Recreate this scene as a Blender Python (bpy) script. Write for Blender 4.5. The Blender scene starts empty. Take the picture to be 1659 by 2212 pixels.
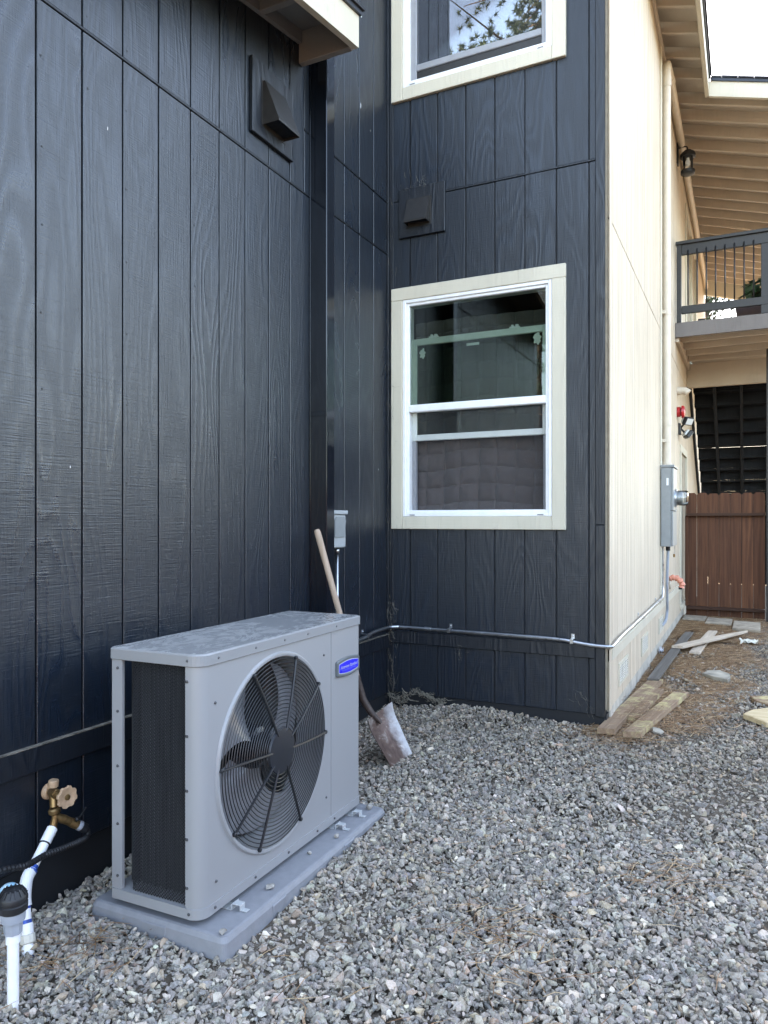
import bpy, bmesh, math, random
import numpy as np
from mathutils import Vector, Matrix, noise as mnoise

random.seed(7)
rng = np.random.default_rng(7)
R = math.radians
scene = bpy.context.scene
COL = scene.collection

# ------------------------------------------------------------------ camera
cam_d = bpy.data.cameras.new('camera')
cam = bpy.data.objects.new('camera', cam_d)
COL.objects.link(cam)
cam.location = (0, 0, 0)                      # world zero = eye height, ground is about -1.3
cam.rotation_euler = (R(90), 0, R(26.23))
cam_d.sensor_fit = 'HORIZONTAL'
cam_d.sensor_width = 36.0
cam_d.lens = 36.0 * 1590 / 1659
cam_d.shift_y = (1130 - 1106) / 2212.0
cam_d.clip_start = 0.05
cam_d.clip_end = 1000
scene.camera = cam

# ------------------------------------------------------------------ world, sun, exposure
SUN_EL, SUN_AZ = R(36), R(-45)                # azimuth measured from +Y towards +X
world = bpy.data.worlds.new('World')
scene.world = world
world.use_nodes = True
wn = world.node_tree.nodes
wl = world.node_tree.links
wn.clear()
sky = wn.new('ShaderNodeTexSky')
sky.sky_type = 'NISHITA'
sky.sun_disc = False
sky.sun_elevation = SUN_EL
sky.sun_rotation = SUN_AZ
sky.air_density = 0.8
sky.dust_density = 2.4
sky.ozone_density = 1.0
bg = wn.new('ShaderNodeBackground')
bg.inputs['Strength'].default_value = 0.15
wo = wn.new('ShaderNodeOutputWorld')
wl.new(sky.outputs[0], bg.inputs['Color'])
wl.new(bg.outputs[0], wo.inputs['Surface'])

sun_d = bpy.data.lights.new('sun', 'SUN')
sun_d.energy = 4.0
sun_d.angle = R(0.55)
sun_d.color = (1.0, 0.93, 0.82)
sun = bpy.data.objects.new('sun', sun_d)
COL.objects.link(sun)
sd = Vector((math.sin(SUN_AZ) * math.cos(SUN_EL), math.cos(SUN_AZ) * math.cos(SUN_EL), math.sin(SUN_EL)))
sun.rotation_euler = sd.to_track_quat('Z', 'Y').to_euler()

vs = scene.view_settings
vs.view_transform = 'Standard'
vs.look = 'None'
vs.exposure = 3.8
vs.use_white_balance = True                   # the phone balances for open shade
vs.white_balance_temperature = 8500
vs.white_balance_tint = 10
vs.gamma = 1.0
vs.use_curve_mapping = False
scene.cycles.max_bounces = 8
scene.cycles.transparent_max_bounces = 12

# ------------------------------------------------------------------ helpers
OFF = {}                                       # object -> world offset its mesh is stored against


class MB:
    """collects faces; build() links them as ONE mesh object"""

    def __init__(self):
        self.v, self.f, self.s = [], [], []

    def add(self, verts, faces, smooth=False):
        o = len(self.v)
        self.v += [tuple(p) for p in verts]
        self.f += [tuple(i + o for i in q) for q in faces]
        self.s += [smooth] * len(faces)
        return self

    def box(self, a, b, c=0.0, M=None):
        """box from corner a to corner b with chamfer c; M maps it somewhere else"""
        lo = [min(a[i], b[i]) for i in range(3)]
        hi = [max(a[i], b[i]) for i in range(3)]
        c = min(c, *[(hi[i] - lo[i]) * .45 for i in range(3)])
        if c <= 0:
            vs_ = [(x, y, z) for x in (lo[0], hi[0]) for y in (lo[1], hi[1]) for z in (lo[2], hi[2])]
            fs = [(0, 1, 3, 2), (4, 6, 7, 5), (0, 4, 5, 1), (2, 3, 7, 6), (0, 2, 6, 4), (1, 5, 7, 3)]
        else:
            vs_, idx, fs = [], {}, []
            for sx in (0, 1):
                for sy in (0, 1):
                    for sz in (0, 1):
                        s_ = (sx, sy, sz)
                        for ax in range(3):        # vert lying on face normal to axis ax
                            p = []
                            for k in range(3):
                                e = hi[k] if s_[k] else lo[k]
                                if k != ax:
                                    e += -c if s_[k] else c
                                p.append(e)
                            idx[(s_, ax)] = len(vs_)
                            vs_.append(tuple(p))
            for ax in range(3):
                u, w = [k for k in range(3) if k != ax]
                for sd_ in (0, 1):
                    q = []
                    for (su, sw) in ((0, 0), (1, 0), (1, 1), (0, 1)):
                        k = [0, 0, 0]
                        k[ax], k[u], k[w] = sd_, su, sw
                        q.append(idx[(tuple(k), ax)])
                    fs.append(tuple(q))
            for ax in range(3):                    # edge strips along ax
                u, w = [k for k in range(3) if k != ax]
                for su in (0, 1):
                    for sw in (0, 1):
                        k0, k1 = [0, 0, 0], [0, 0, 0]
                        k0[u] = k1[u] = su
                        k0[w] = k1[w] = sw
                        k1[ax] = 1
                        fs.append((idx[(tuple(k0), u)], idx[(tuple(k1), u)], idx[(tuple(k1), w)], idx[(tuple(k0), w)]))
            for s_ in [(x, y, z) for x in (0, 1) for y in (0, 1) for z in (0, 1)]:
                fs.append((idx[(s_, 0)], idx[(s_, 1)], idx[(s_, 2)]))
        if M is not None:
            vs_ = [M @ Vector(p) for p in vs_]
        return self.add(vs_, fs)

    def beam(self, p0, p1, w, h, up=(0, 0, 1), c=0.0):
        """rectangular bar from p0 to p1, width w sideways, height h along up"""
        p0, p1, up = Vector(p0), Vector(p1), Vector(up)
        d = p1 - p0
        L = d.length
        d.normalize()
        sdv = d.cross(up).normalized()
        u2 = sdv.cross(d).normalized()
        M = Matrix((( d.x, sdv.x, u2.x, p0.x), (d.y, sdv.y, u2.y, p0.y), (d.z, sdv.z, u2.z, p0.z), (0, 0, 0, 1)))
        return self.box((0, -w / 2, -h / 2), (L, w / 2, h / 2), c, M)

    def tube(self, pts, r, n=12, cap=True, smooth=True):
        """tube along pts; r is a number or one per point"""
        pts = [Vector(p) for p in pts]
        rr = r if isinstance(r, (list, tuple)) else [r] * len(pts)
        t0 = (pts[1] - pts[0]).normalized()
        a = t0.orthogonal().normalized()
        verts, faces = [], []
        for i, p in enumerate(pts):
            if i == 0:
                t = t0
            elif i == len(pts) - 1:
                t = (pts[i] - pts[i - 1]).normalized()
            else:
                t = ((pts[i] - pts[i - 1]).normalized() + (pts[i + 1] - pts[i]).normalized())
                t = t.normalized() if t.length > 1e-6 else t0
            a = (a - t * a.dot(t))
            a = a.normalized() if a.length > 1e-6 else t.orthogonal().normalized()
            b = t.cross(a)
            for k in range(n):
                ang = 2 * math.pi * k / n
                verts.append(p + (a * math.cos(ang) + b * math.sin(ang)) * rr[i])
        for i in range(len(pts) - 1):
            for k in range(n):
                k2 = (k + 1) % n
                faces.append((i * n + k, i * n + k2, (i + 1) * n + k2, (i + 1) * n + k))
        self.add(verts, faces, smooth)
        if cap:
            self.add(verts[:n], [tuple(range(n))[::-1]])
            self.add(verts[-n:], [tuple(range(n))])
        return self

    def lathe(self, p, d, prof, n=20, smooth=True):
        """prof = [(distance along d, radius)...]"""
        p, d = Vector(p), Vector(d).normalized()
        a = d.orthogonal().normalized()
        b = d.cross(a)
        verts, faces = [], []
        for (t, r) in prof:
            for k in range(n):
                g = 2 * math.pi * k / n
                verts.append(p + d * t + (a * math.cos(g) + b * math.sin(g)) * max(r, 1e-4))
        for i in range(len(prof) - 1):
            for k in range(n):
                k2 = (k + 1) % n
                faces.append((i * n + k, i * n + k2, (i + 1) * n + k2, (i + 1) * n + k))
        self.add(verts, faces, smooth)
        self.add(verts[:n], [tuple(range(n))[::-1]])
        self.add(verts[-n:], [tuple(range(n))])
        return self

    def prism(self, poly, a, b, fn):
        """poly (u,w) extruded from a to b; fn(u,w,t) -> point"""
        n = len(poly)
        vs_ = [fn(u, w, a) for u, w in poly] + [fn(u, w, b) for u, w in poly]
        fs = [tuple(range(n))[::-1], tuple(range(n, 2 * n))]
        fs += [(i, (i + 1) % n, n + (i + 1) % n, n + i) for i in range(n)]
        return self.add(vs_, fs)

    def build(self, name, mat, parent=None, props=None, fix=True):
        off = OFF.get(parent, Vector((0, 0, 0))) if parent is not None else Vector((0, 0, 0))
        me = bpy.data.meshes.new(name)
        me.from_pydata([(p[0] - off[0], p[1] - off[1], p[2] - off[2]) for p in self.v], [], self.f)
        me.polygons.foreach_set('use_smooth', self.s)
        if fix:
            bm = bmesh.new()
            bm.from_mesh(me)
            bmesh.ops.remove_doubles(bm, verts=bm.verts, dist=1e-6)
            bmesh.ops.recalc_face_normals(bm, faces=bm.faces)
            for e in bm.edges:                      # crisp arrises on smooth-shaded parts
                if len(e.link_faces) == 2 and e.calc_face_angle(0) > R(34):
                    e.smooth = False
            bm.to_mesh(me)
            bm.free()
        if mat is not None:
            me.materials.append(mat)
        o = bpy.data.objects.new(name, me)
        COL.objects.link(o)
        if parent is not None:
            o.parent = parent
            OFF[o] = off
        for k, v_ in (props or {}).items():
            o[k] = v_
        return o


def tag(o, label=None, cat=None, group=None, kind=None):
    if label: o['label'] = label
    if cat: o['category'] = cat
    if group: o['group'] = group
    if kind: o['kind'] = kind
    return o


def thing(name, label, cat, loc, group=None, rot=None):
    """Empty at a thing's base. With rot its children are given in local coordinates, else in world coordinates."""
    o = bpy.data.objects.new(name, None)
    COL.objects.link(o)
    o.empty_display_size = .1
    o.location = loc
    if rot is not None:
        o.rotation_euler = rot
    else:
        OFF[o] = Vector(loc)
    return tag(o, label, cat, group)


def part(name, parent, label=None):
    """an Empty that groups sub-parts under a thing"""
    o = bpy.data.objects.new(name, None)
    COL.objects.link(o)
    o.parent = parent
    OFF[o] = OFF.get(parent, Vector((0, 0, 0)))
    if label: o['label'] = label
    return o


def dup(o, parent, loc):
    c = o.copy()
    COL.objects.link(c)
    c.parent = parent
    c.location = loc
    return c


def gz(y):
    return -1.394 + min(max((y - 1.9) / 2.8, 0), 1) * .104


# ------------------------------------------------------------------ materials
class N:
    """small node-tree writer"""

    def __init__(self, name):
        self.m = bpy.data.materials.new(name)
        self.m.use_nodes = True
        self.t = self.m.node_tree
        self.n = self.t.nodes
        self.n.clear()
        self.out = self.n.new('ShaderNodeOutputMaterial')
        self.b = self.n.new('ShaderNodeBsdfPrincipled')
        self.lk(self.b.outputs[0], self.out.inputs[0])
        self._tc = None

    def lk(self, a, b):
        self.t.links.new(a, b)

    def node(self, t, **kw):
        n = self.n.new(t)
        for k, v in kw.items():
            setattr(n, k, v)
        return n

    def val(self, sock, v):
        if hasattr(v, 'is_linked'):
            self.lk(v, sock)
        else:
            sock.default_value = v

    def coord(self, sc=(1, 1, 1), rand=0.0):
        if self._tc is None:
            self._tc = self.node('ShaderNodeTexCoord')
        mp = self.node('ShaderNodeMapping')
        self.lk(self._tc.outputs['Object'], mp.inputs['Vector'])
        mp.inputs['Scale'].default_value = sc
        if rand:
            oi = self.node('ShaderNodeObjectInfo')
            cx = self.node('ShaderNodeCombineXYZ')
            self.lk(self.math('MULTIPLY', oi.outputs['Random'], rand), cx.inputs[0])
            self.lk(self.math('MULTIPLY', oi.outputs['Random'], rand * 1.7), cx.inputs[1])
            self.lk(self.math('MULTIPLY', oi.outputs['Random'], rand * .6), cx.inputs[2])
            self.lk(cx.outputs[0], mp.inputs['Location'])
        return mp.outputs[0]

    def noise(self, vec, scale=5, detail=4, rough=.55, dist=0):
        n = self.node('ShaderNodeTexNoise')
        self.lk(vec, n.inputs['Vector'])
        n.inputs['Scale'].default_value = scale
        n.inputs['Detail'].default_value = detail
        n.inputs['Roughness'].default_value = rough
        n.inputs['Distortion'].default_value = dist
        return n.outputs['Fac']

    def math(self, op, a, b=0.0, c=None, clamp=False):
        n = self.node('ShaderNodeMath', operation=op)
        n.use_clamp = clamp
        self.val(n.inputs[0], a)
        self.val(n.inputs[1], b)
        if c is not None:
            self.val(n.inputs[2], c)
        return n.outputs[0]

    def ramp(self, fac, stops):
        n = self.node('ShaderNodeValToRGB')
        self.lk(fac, n.inputs[0])
        e = n.color_ramp.elements
        while len(e) < len(stops):
            e.new(.5)
        for i, (p, c) in enumerate(stops):
            e[i].position = p
            e[i].color = (c, c, c, 1) if isinstance(c, (int, float)) else (*c, 1)
        return n.outputs[0]

    def mix(self, fac, a, b):
        n = self.node('ShaderNodeMix', data_type='RGBA')
        self.val(n.inputs[0], fac)
        for s_, v in ((n.inputs[6], a), (n.inputs[7], b)):
            if hasattr(v, 'is_linked'):
                self.lk(v, s_)
            else:
                s_.default_value = (*v, 1)
        return n.outputs[2]

    def base(self, c):
        if hasattr(c, 'is_linked'):
            self.lk(c, self.b.inputs['Base Color'])
        else:
            self.b.inputs['Base Color'].default_value = (*c, 1)
        return self

    def set(self, rough=.5, metal=0.0, spec=.5):
        self.val(self.b.inputs['Roughness'], rough)
        self.val(self.b.inputs['Metallic'], metal)
        self.b.inputs['Specular IOR Level'].default_value = spec
        return self

    def bump(self, h, strength=.3, dist=.01):
        n = self.node('ShaderNodeBump')
        n.inputs['Strength'].default_value = strength
        n.inputs['Distance'].default_value = dist
        self.lk(h, n.inputs['Height'])
        self.lk(n.outputs[0], self.b.inputs['Normal'])
        return self


def simple(name, col, rough=.5, metal=0.0, var=.15, scale=18, bump=.05, spec=.5, stretch=(1, 1, 1), dark=None):
    m = N(name)
    v = m.coord(stretch, 3.0)
    f = m.noise(v, scale, 5)
    d = dark or tuple(c * (1 - var * 2) for c in col)
    l = tuple(min(1, c * (1 + var)) for c in col)
    m.base(m.ramp(f, [(.25, d), (.7, l)]))
    m.set(m.math('MULTIPLY_ADD', f, .15, rough - .075), metal, spec)
    if bump:
        m.bump(m.noise(v, scale * 6, 3), bump, .004)
    return m.m


def siding(name, col, lo, rough, grain, sawn, dirt=None, streak=0.0, spec=.55):
    """painted rough-sawn plywood siding: contour-line grain, saw marks, slight tone change board to board"""
    m = N(name)
    v = m.coord((1, 1, .19))
    f0 = m.noise(v, 3.4, 2, .45, .3)
    rings = m.math('SINE', m.math('MULTIPLY', f0, 105.0))
    rings = m.math('MULTIPLY_ADD', rings, .5, .5)
    rings = m.math('POWER', rings, 1.6)
    area = m.ramp(m.noise(m.coord((1, 1, .4), 5.0), 1.7, 2), [(.35, .15), (.65, 1.0)])
    rings = m.math('MULTIPLY', rings, area)
    fib = m.noise(m.coord((60, 60, 3.0), 4.0), 2.2, 4, .6)
    saw = m.noise(m.coord((5, 5, 150.0), 2.0), 1.3, 2, .6)
    blot = m.noise(m.coord((1, 1, .5), 3.0), 2.5, 4)
    c = m.mix(m.math('MULTIPLY', rings, .6), col, lo)
    c = m.mix(m.math('MULTIPLY', m.ramp(blot, [(.3, 0.0), (.75, 1.0)]), .5), c, tuple(x * 1.35 for x in col))
    if streak:
        st = m.ramp(m.noise(m.coord((45, 45, .5), 2.0), 1.5, 5, .65), [(.42, 0.0), (.72, 1.0)])
        c = m.mix(m.math('MULTIPLY', st, streak), c, dirt)
    if dirt is not None:
        sp = m.ramp(m.noise(m.coord((1, 1, 1), 1.0), 9.0, 8, .75), [(.62, 0.0), (.78, 1.0)])
        c = m.mix(m.math('MULTIPLY', sp, .35), c, dirt)
    m.base(c)
    m.set(m.math('ADD', m.math('MULTIPLY_ADD', rings, -.16, rough + .05), m.math('MULTIPLY', blot, .08)), 0, spec)
    h = m.math('ADD', m.math('MULTIPLY', rings, grain), m.math('ADD', m.math('MULTIPLY', fib, .8), m.math('MULTIPLY', saw, sawn)))
    m.bump(h, .8, .0030)
    return m.m


def woody(name, c1, c2, rough=.75, axis=2, lich=None, mixk=.35):
    """bare sawn timber with grain along one axis, optional patches"""
    m = N(name)
    s_ = [34, 34, 34]
    s_[axis] = 1.5
    v = m.coord(tuple(s_), 5.0)
    f = m.noise(v, 1.0, 5, .6, .4)
    c = m.ramp(f, [(.28, c1), (.72, c2)])
    oi = m.node('ShaderNodeObjectInfo')
    c = m.mix(m.math('MULTIPLY', oi.outputs['Random'], mixk), c, c1)
    if lich:
        p = m.ramp(m.noise(m.coord((1, 1, 1), 3.0), 7.0, 7, .7), [(.50, 0.0), (.64, 1.0)])
        c = m.mix(m.math('MULTIPLY', p, .85), c, lich)
    m.base(c).set(rough, 0, .3)
    m.bump(f, .5, .003)
    return m.m


MAT = {}
MAT['black'] = siding('black_siding_paint', (.0038, .0080, .0142), (.0135, .0222, .0365), .37, .42, .35, (.05, .048, .042))  # black siding: paler blue ring tone paints in sky sheen on the grain
MAT['blackrough'] = siding('black_siding_paint_rough', (.0040, .0080, .0140), (.0115, .0190, .0315), .31, .38, .5, (.05, .048, .042), spec=.72)
MAT['blackback'] = simple('black_groove_paint', (.006, .008, .011), .7, var=.1)
MAT['blacktrim'] = siding('black_trim_paint', (.0035, .0062, .0105), (.009, .013, .020), .42, .6, .3, (.05, .048, .042))
MAT['beige'] = siding('cream_siding_paint', (.585, .495, .385), (.49, .41, .31), .62, .6, 1.0, (.26, .20, .135), .75, .3)
MAT['beigeback'] = simple('cream_groove_paint', (.30, .26, .2), .8, var=.15)
MAT['cream'] = siding('cream_trim_paint', (.52, .48, .385), (.47, .435, .35), .55, .35, .4, (.40, .36, .28), 0.0, .4)
MAT['tanwood'] = siding('tan_roof_timber_paint', (.47, .40, .325), (.42, .36, .29), .65, .3, .3, (.26, .21, .16), 0.0, .3)
MAT['soffit'] = siding('grey_soffit_paint', (.20, .195, .19), (.17, .166, .162), .65, .3, .3, (.12, .11, .10), 0.0, .3)
MAT['taupe'] = siding('taupe_timber_paint', (.155, .138, .128), (.13, .115, .107), .6, .35, .4, (.10, .09, .08), 0.0, .3)
MAT['pvcwhite'] = simple('white_vinyl', (.78, .79, .80), .35, var=.03, bump=.02)
MAT['ventwhite'] = simple('cream_vent_plastic', (.62, .59, .50), .5, var=.05, bump=.02)
MAT['sashgrey'] = simple('grey_window_sash', (.27, .28, .30), .4, var=.05, bump=.02)
MAT['sashgreen'] = simple('white_sash_seen_through_glass', (.62, .66, .63), .4, var=.04, bump=.02)
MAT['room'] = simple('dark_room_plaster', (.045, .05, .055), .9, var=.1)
_ap = N('warm_grey_enamel')
_ap.base((.268, .272, .276)).set(.30)
MAT['acpaint'] = _ap.m
MAT['acdark'] = simple('dark_grey_plastic', (.012, .015, .021), .42, var=.1, bump=.02)
MAT['blade'] = simple('dark_grey_fan_plastic', (.21, .215, .225), .2, var=.08, bump=.01)
MAT['wire'] = simple('black_coated_wire', (.012, .014, .017), .38, var=.1, bump=0)
MAT['meshg'] = simple('black_mesh_plastic', (.004, .005, .007), .6, var=.1, bump=0)
MAT['padgrey'] = simple('grey_moulded_plastic', (.212, .22, .236), .6, var=.06, scale=30, bump=.12)
MAT['galv'] = simple('galvanised_steel', (.55, .57, .59), .30, 1.0, var=.1, scale=25, bump=.02)
MAT['screw'] = simple('dark_zinc_screw', (.10, .10, .105), .4, .7, var=.1, bump=0)
MAT['boxgrey'] = simple('grey_electrical_enamel', (.235, .25, .25), .45, var=.05, bump=.02)
MAT['boxlight'] = simple('light_grey_electrical_enamel', (.36, .38, .385), .4, var=.04, bump=.02)
MAT['pvc'] = simple('white_pvc', (.80, .81, .82), .35, var=.05, bump=.02)
MAT['pvcgrey'] = simple('grey_pvc', (.30, .33, .37), .45, var=.06, bump=.02)
MAT['primer'] = simple('blue_pipe_primer', (.015, .09, .42), .5, var=.35, scale=60)
MAT['rubber'] = simple('black_rubber', (.010, .011, .013), .5, var=.15)
MAT['brass'] = simple('aged_brass', (.30, .19, .085), .42, .85, var=.25, scale=50, bump=.1)
MAT['tanplast'] = simple('tan_plastic', (.42, .275, .17), .5, var=.12, scale=60)
MAT['pipetan'] = simple('tan_painted_pipe', (.56, .48, .375), .45, var=.05)
MAT['concrete'] = simple('weathered_concrete', (.35, .295, .225), .9, var=.25, scale=12, bump=.35)
MAT['concretecream'] = simple('cream_painted_concrete', (.46, .43, .37), .85, var=.2, scale=10, bump=.3)
MAT['concreteblack'] = simple('black_painted_concrete', (.010, .013, .018), .6, var=.3, scale=14, bump=.3)
MAT['shingle'] = simple('charcoal_asphalt_shingle', (.03, .032, .038), .85, var=.35, scale=160, bump=.4)
MAT['drip'] = simple('dark_drip_edge_metal', (.025, .03, .04), .4, .2, var=.1)
MAT['red'] = simple('red_enamel', (.45, .015, .02), .3, var=.1, bump=.02)
MAT['darkmetal'] = simple('black_powder_coat', (.012, .013, .015), .45, var=.15)
MAT['railpaint'] = simple('charcoal_rail_paint', (.019, .018, .017), .5, var=.2, scale=30, bump=.08)
MAT['duct'] = simple('glossy_black_sheet_metal', (.004, .006, .010), .13, 0.0, var=.08, scale=5, bump=.01)
MAT['gate'] = woody('red_brown_stained_cedar', (.062, .021, .010), (.21, .082, .036), .6, mixk=.6)
MAT['gaterail'] = woody('dark_stained_gate_rail', (.035, .015, .009), (.085, .038, .021), .65, 0)
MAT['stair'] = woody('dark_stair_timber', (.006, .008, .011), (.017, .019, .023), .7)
MAT['plank'] = woody('weathered_brown_plank', (.17, .105, .065), (.36, .25, .165), .85, 1, (.50, .43, .21))
MAT['plankdark'] = woody('grey_weathered_plank', (.085, .075, .065), (.17, .155, .135), .9, 1)
MAT['planklight'] = woody('pale_sawn_plank', (.42, .33, .25), (.62, .53, .42), .8, 1)
MAT['handle'] = woody('ash_tool_handle', (.27, .18, .125), (.47, .36, .28), .6)
MAT['bark'] = simple('pine_bark', (.065, .042, .03), .95, var=.4, scale=9, bump=.8, stretch=(1, 1, .3))
MAT['pine'] = simple('pine_foliage', (.028, .050, .022), .6, var=.35, scale=2, bump=0)
MAT['leaf'] = simple('dark_green_leaf', (.03, .075, .03), .4, var=.3, scale=20, bump=0)
MAT['pot'] = simple('dark_planter', (.05, .025, .02), .6, var=.15)
MAT['straw'] = None
MAT['dust'] = simple('dusty_cobweb', (.15, .135, .105), .9, var=.3, scale=60, bump=0)
MAT['ledge'] = simple('ledge_dust', (.15, .135, .11), .9, var=.45, scale=30, bump=0)
MAT['paper'] = simple('crumpled_paper', (.62, .60, .52), .8, var=.1)
MAT['foil'] = simple('crumpled_plastic_film', (.6, .62, .66), .3, var=.1)
MAT['door'] = simple('white_door_paint', (.62, .66, .70), .45, var=.04, bump=.02)
MAT['badgeblue'] = simple('blue_badge_enamel', (.005, .015, .62), .3, var=.05, bump=0)
MAT['badgegrey'] = simple('grey_badge_rim', (.10, .115, .12), .4, var=.05, bump=0)
MAT['silver'] = simple('silver_print', (.42, .44, .52), .4, .1, var=.03, bump=0)
MAT['paleblue'] = simple('pale_blue_print', (.12, .15, .62), .4, var=.03, bump=0)
MAT['pink'] = simple('pink_wrap', (.75, .30, .20), .6, var=.15, scale=40, bump=.2)
MAT['lens'] = simple('frosted_lens', (.55, .57, .55), .3, var=.03, bump=0)
MAT['sticker'] = simple('white_sticker', (.75, .76, .76), .5, var=.03, bump=0)
MAT['ply'] = woody('pale_plywood_scrap', (.45, .34, .19), (.66, .54, .35), .85, 0)
MAT['slate'] = simple('grey_stone_slab', (.34, .31, .25), .9, var=.3, scale=9, bump=.4)
MAT['socket'] = simple('dark_rusty_steel', (.07, .05, .042), .5, .3, var=.3, scale=60, bump=.15)
MAT['pebble'] = simple('loose_pebble', (.30, .28, .25), .8, var=.3, scale=40, bump=.2)


def mat_top():
    """grey enamel with dried wipe marks of dust"""
    m = N('dusty_grey_enamel')
    v = m.coord((1, 1, 1))
    sw = m.noise(m.coord((5, 2.6, 1)), 2.0, 8, .70, 2.6)
    cen = m.noise(v, 2.3, 2)
    k = m.math('MULTIPLY', m.ramp(sw, [(.47, 0.0), (.60, 1.0)]), m.ramp(cen, [(.38, .1), (.6, 1.0)]))
    ge = m.node('ShaderNodeNewGeometry')
    sn = m.node('ShaderNodeSeparateXYZ')
    m.lk(ge.outputs['Normal'], sn.inputs[0])
    k = m.math('MULTIPLY', k, m.math('GREATER_THAN', sn.outputs[2], .9))
    m.base(m.mix(m.math('MULTIPLY', k, .42), (.245, .25, .253), (.42, .41, .385)))
    m.set(m.math('MULTIPLY_ADD', k, .4, .20), 0, .5)
    return m.m


def mat_shovel():
    m = N('worn_rusty_steel')
    v = m.coord((1, 1, 1))
    f = m.noise(v, 11, 7, .7, .6)
    rust = m.ramp(f, [(.35, (.075, .045, .036)), (.55, (.15, .095, .075)), (.63, (.36, .31, .27))])
    sx = m.node('ShaderNodeSeparateXYZ')
    m.lk(v, sx.inputs[0])
    edge = m.math('ADD', sx.outputs[1], m.math('MULTIPLY_ADD', m.noise(v, 26, 6, .7), .09, -.045))
    worn = m.ramp(edge, [(.045, 0.0), (.105, .9)])
    m.base(m.mix(worn, rust, (.43, .43, .43))).set(m.ramp(f, [(.4, .55), (.62, .35)]), .35, .5)
    m.bump(f, .2, .002)
    return m.m


def mat_quilt():
    m = N('plum_quilt_cloth')
    v = m.coord((1, 1, 1))
    f = m.noise(v, 260, 2)
    m.base(m.ramp(f, [(.3, (.062, .052, .050)), (.7, (.086, .073, .070))])).set(.9, 0, .2)
    m.b.inputs['Sheen Weight'].default_value = .3
    return m.m


def mat_glass(name, tint, k, rough=.0):
    """pane: mirror reflection by Fresnel over clear transmission"""
    m = N(name)
    m.n.remove(m.b)
    tr = m.node('ShaderNodeBsdfTransparent')
    tr.inputs[0].default_value = (*tint, 1)
    gl = m.node('ShaderNodeBsdfGlossy')
    gl.inputs['Roughness'].default_value = rough
    gl.inputs['Color'].default_value = (1, 1, 1, 1)
    fr = m.node('ShaderNodeFresnel')
    fr.inputs[0].default_value = 1.52
    mx = m.node('ShaderNodeMixShader')
    m.lk(m.math('MULTIPLY', fr.outputs[0], k, clamp=True), mx.inputs[0])
    m.lk(tr.outputs[0], mx.inputs[1])
    m.lk(gl.outputs[0], mx.inputs[2])
    m.lk(mx.outputs[0], m.out.inputs[0])
    return m.m


def mat_screen(name, col, cover):
    """insect screen: fine mesh that lets part of the light through"""
    m = N(name)
    m.base(col).set(.6)
    tr = m.node('ShaderNodeBsdfTransparent')
    mx = m.node('ShaderNodeMixShader')
    mx.inputs[0].default_value = cover
    m.lk(tr.outputs[0], mx.inputs[1])
    m.lk(m.b.outputs[0], mx.inputs[2])
    m.lk(mx.outputs[0], m.out.inputs[0])
    return m.m


def mat_gravel():
    m = N('crushed_grey_stone')
    at = m.node('ShaderNodeAttribute')
    at.attribute_name = 'tone'
    f = m.noise(m.coord((1, 1, 1)), 140, 4, .65)
    c = m.mix(m.ramp(f, [(.3, .0), (.75, .5)]), at.outputs['Color'], (.42, .41, .39))
    mm = m.node('ShaderNodeMix', data_type='RGBA', blend_type='MULTIPLY')
    mm.inputs[0].default_value = 1.0
    m.lk(c, mm.inputs[6])
    m.lk(m.ramp(f, [(.2, .7), (.7, 1.15)]), mm.inputs[7])
    m.base(mm.outputs[2]).set(.8, 0, .3)
    m.bump(f, .35, .002)
    return m.m


def mat_ground():
    m = N('gravelly_dirt')
    v = m.coord((1, 1, 1))
    f = m.noise(v, 9, 8, .7)
    g = m.noise(v, 70, 4, .6)
    c = m.ramp(f, [(.3, (.055, .043, .032)), (.7, (.115, .092, .07))])
    c = m.mix(m.ramp(g, [(.5, 0.0), (.7, .6)]), c, (.20, .185, .16))
    m.base(c).set(.95, 0, .2)
    m.bump(g, .6, .012)
    return m.m


def mat_straw():
    m = N('dry_pine_needle')
    ge = m.node('ShaderNodeNewGeometry')
    m.base(m.ramp(ge.outputs['Random Per Island'], [(.0, (.10, .055, .03)), (.45, (.22, .12, .06)), (.8, (.33, .20, .10)), (1.0, (.48, .36, .22))])).set(.65, 0, .3)
    return m.m


def mat_cyan():
    m = N('cyan_stained_pvc')
    f = m.noise(m.coord((40, 40, 3)), 2.0, 5)
    m.base(m.ramp(f, [(.35, (.06, .38, .58)), (.62, (.62, .78, .84))])).set(.35)
    return m.m


MAT['actop'] = mat_top()
MAT['shovel'] = mat_shovel()
MAT['quilt'] = mat_quilt()
MAT['glass'] = mat_glass('window_glass', (.72, .78, .745), .85)
MAT['glassup'] = mat_glass('upper_window_glass', (.85, .9, .9), 5.0)
MAT['meterglass'] = mat_glass('meter_glass', (.93, .95, .95), 1.5)
MAT['screen'] = mat_screen('insect_screen_mesh', (.05, .055, .065), .09)
MAT['gravel'] = mat_gravel()
MAT['ground'] = mat_ground()
MAT['cyan'] = mat_cyan()
MAT['straw'] = mat_straw()

# ------------------------------------------------------------------ ground
g = MB()
ys = [-150, -20, 0, 1.0, 1.9, 2.4, 3.0, 3.6, 4.2, 4.7, 6, 8, 11, 20, 60, 200]
xs = [-150, -20, -8, -3, -2, -1, 0, 1, 2, 4, 8, 20, 150]
vv = [(x, y, gz(y) - .012) for y in ys for x in xs]
nx = len(xs)
g.add(vv, [(j * nx + i, j * nx + i + 1, (j + 1) * nx + i + 1, (j + 1) * nx + i) for j in range(len(ys) - 1) for i in range(nx - 1)])
tag(g.build('ground', MAT['ground']), 'bare gravelly dirt under and beyond the gravel yard', 'ground', kind='structure')

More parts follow.
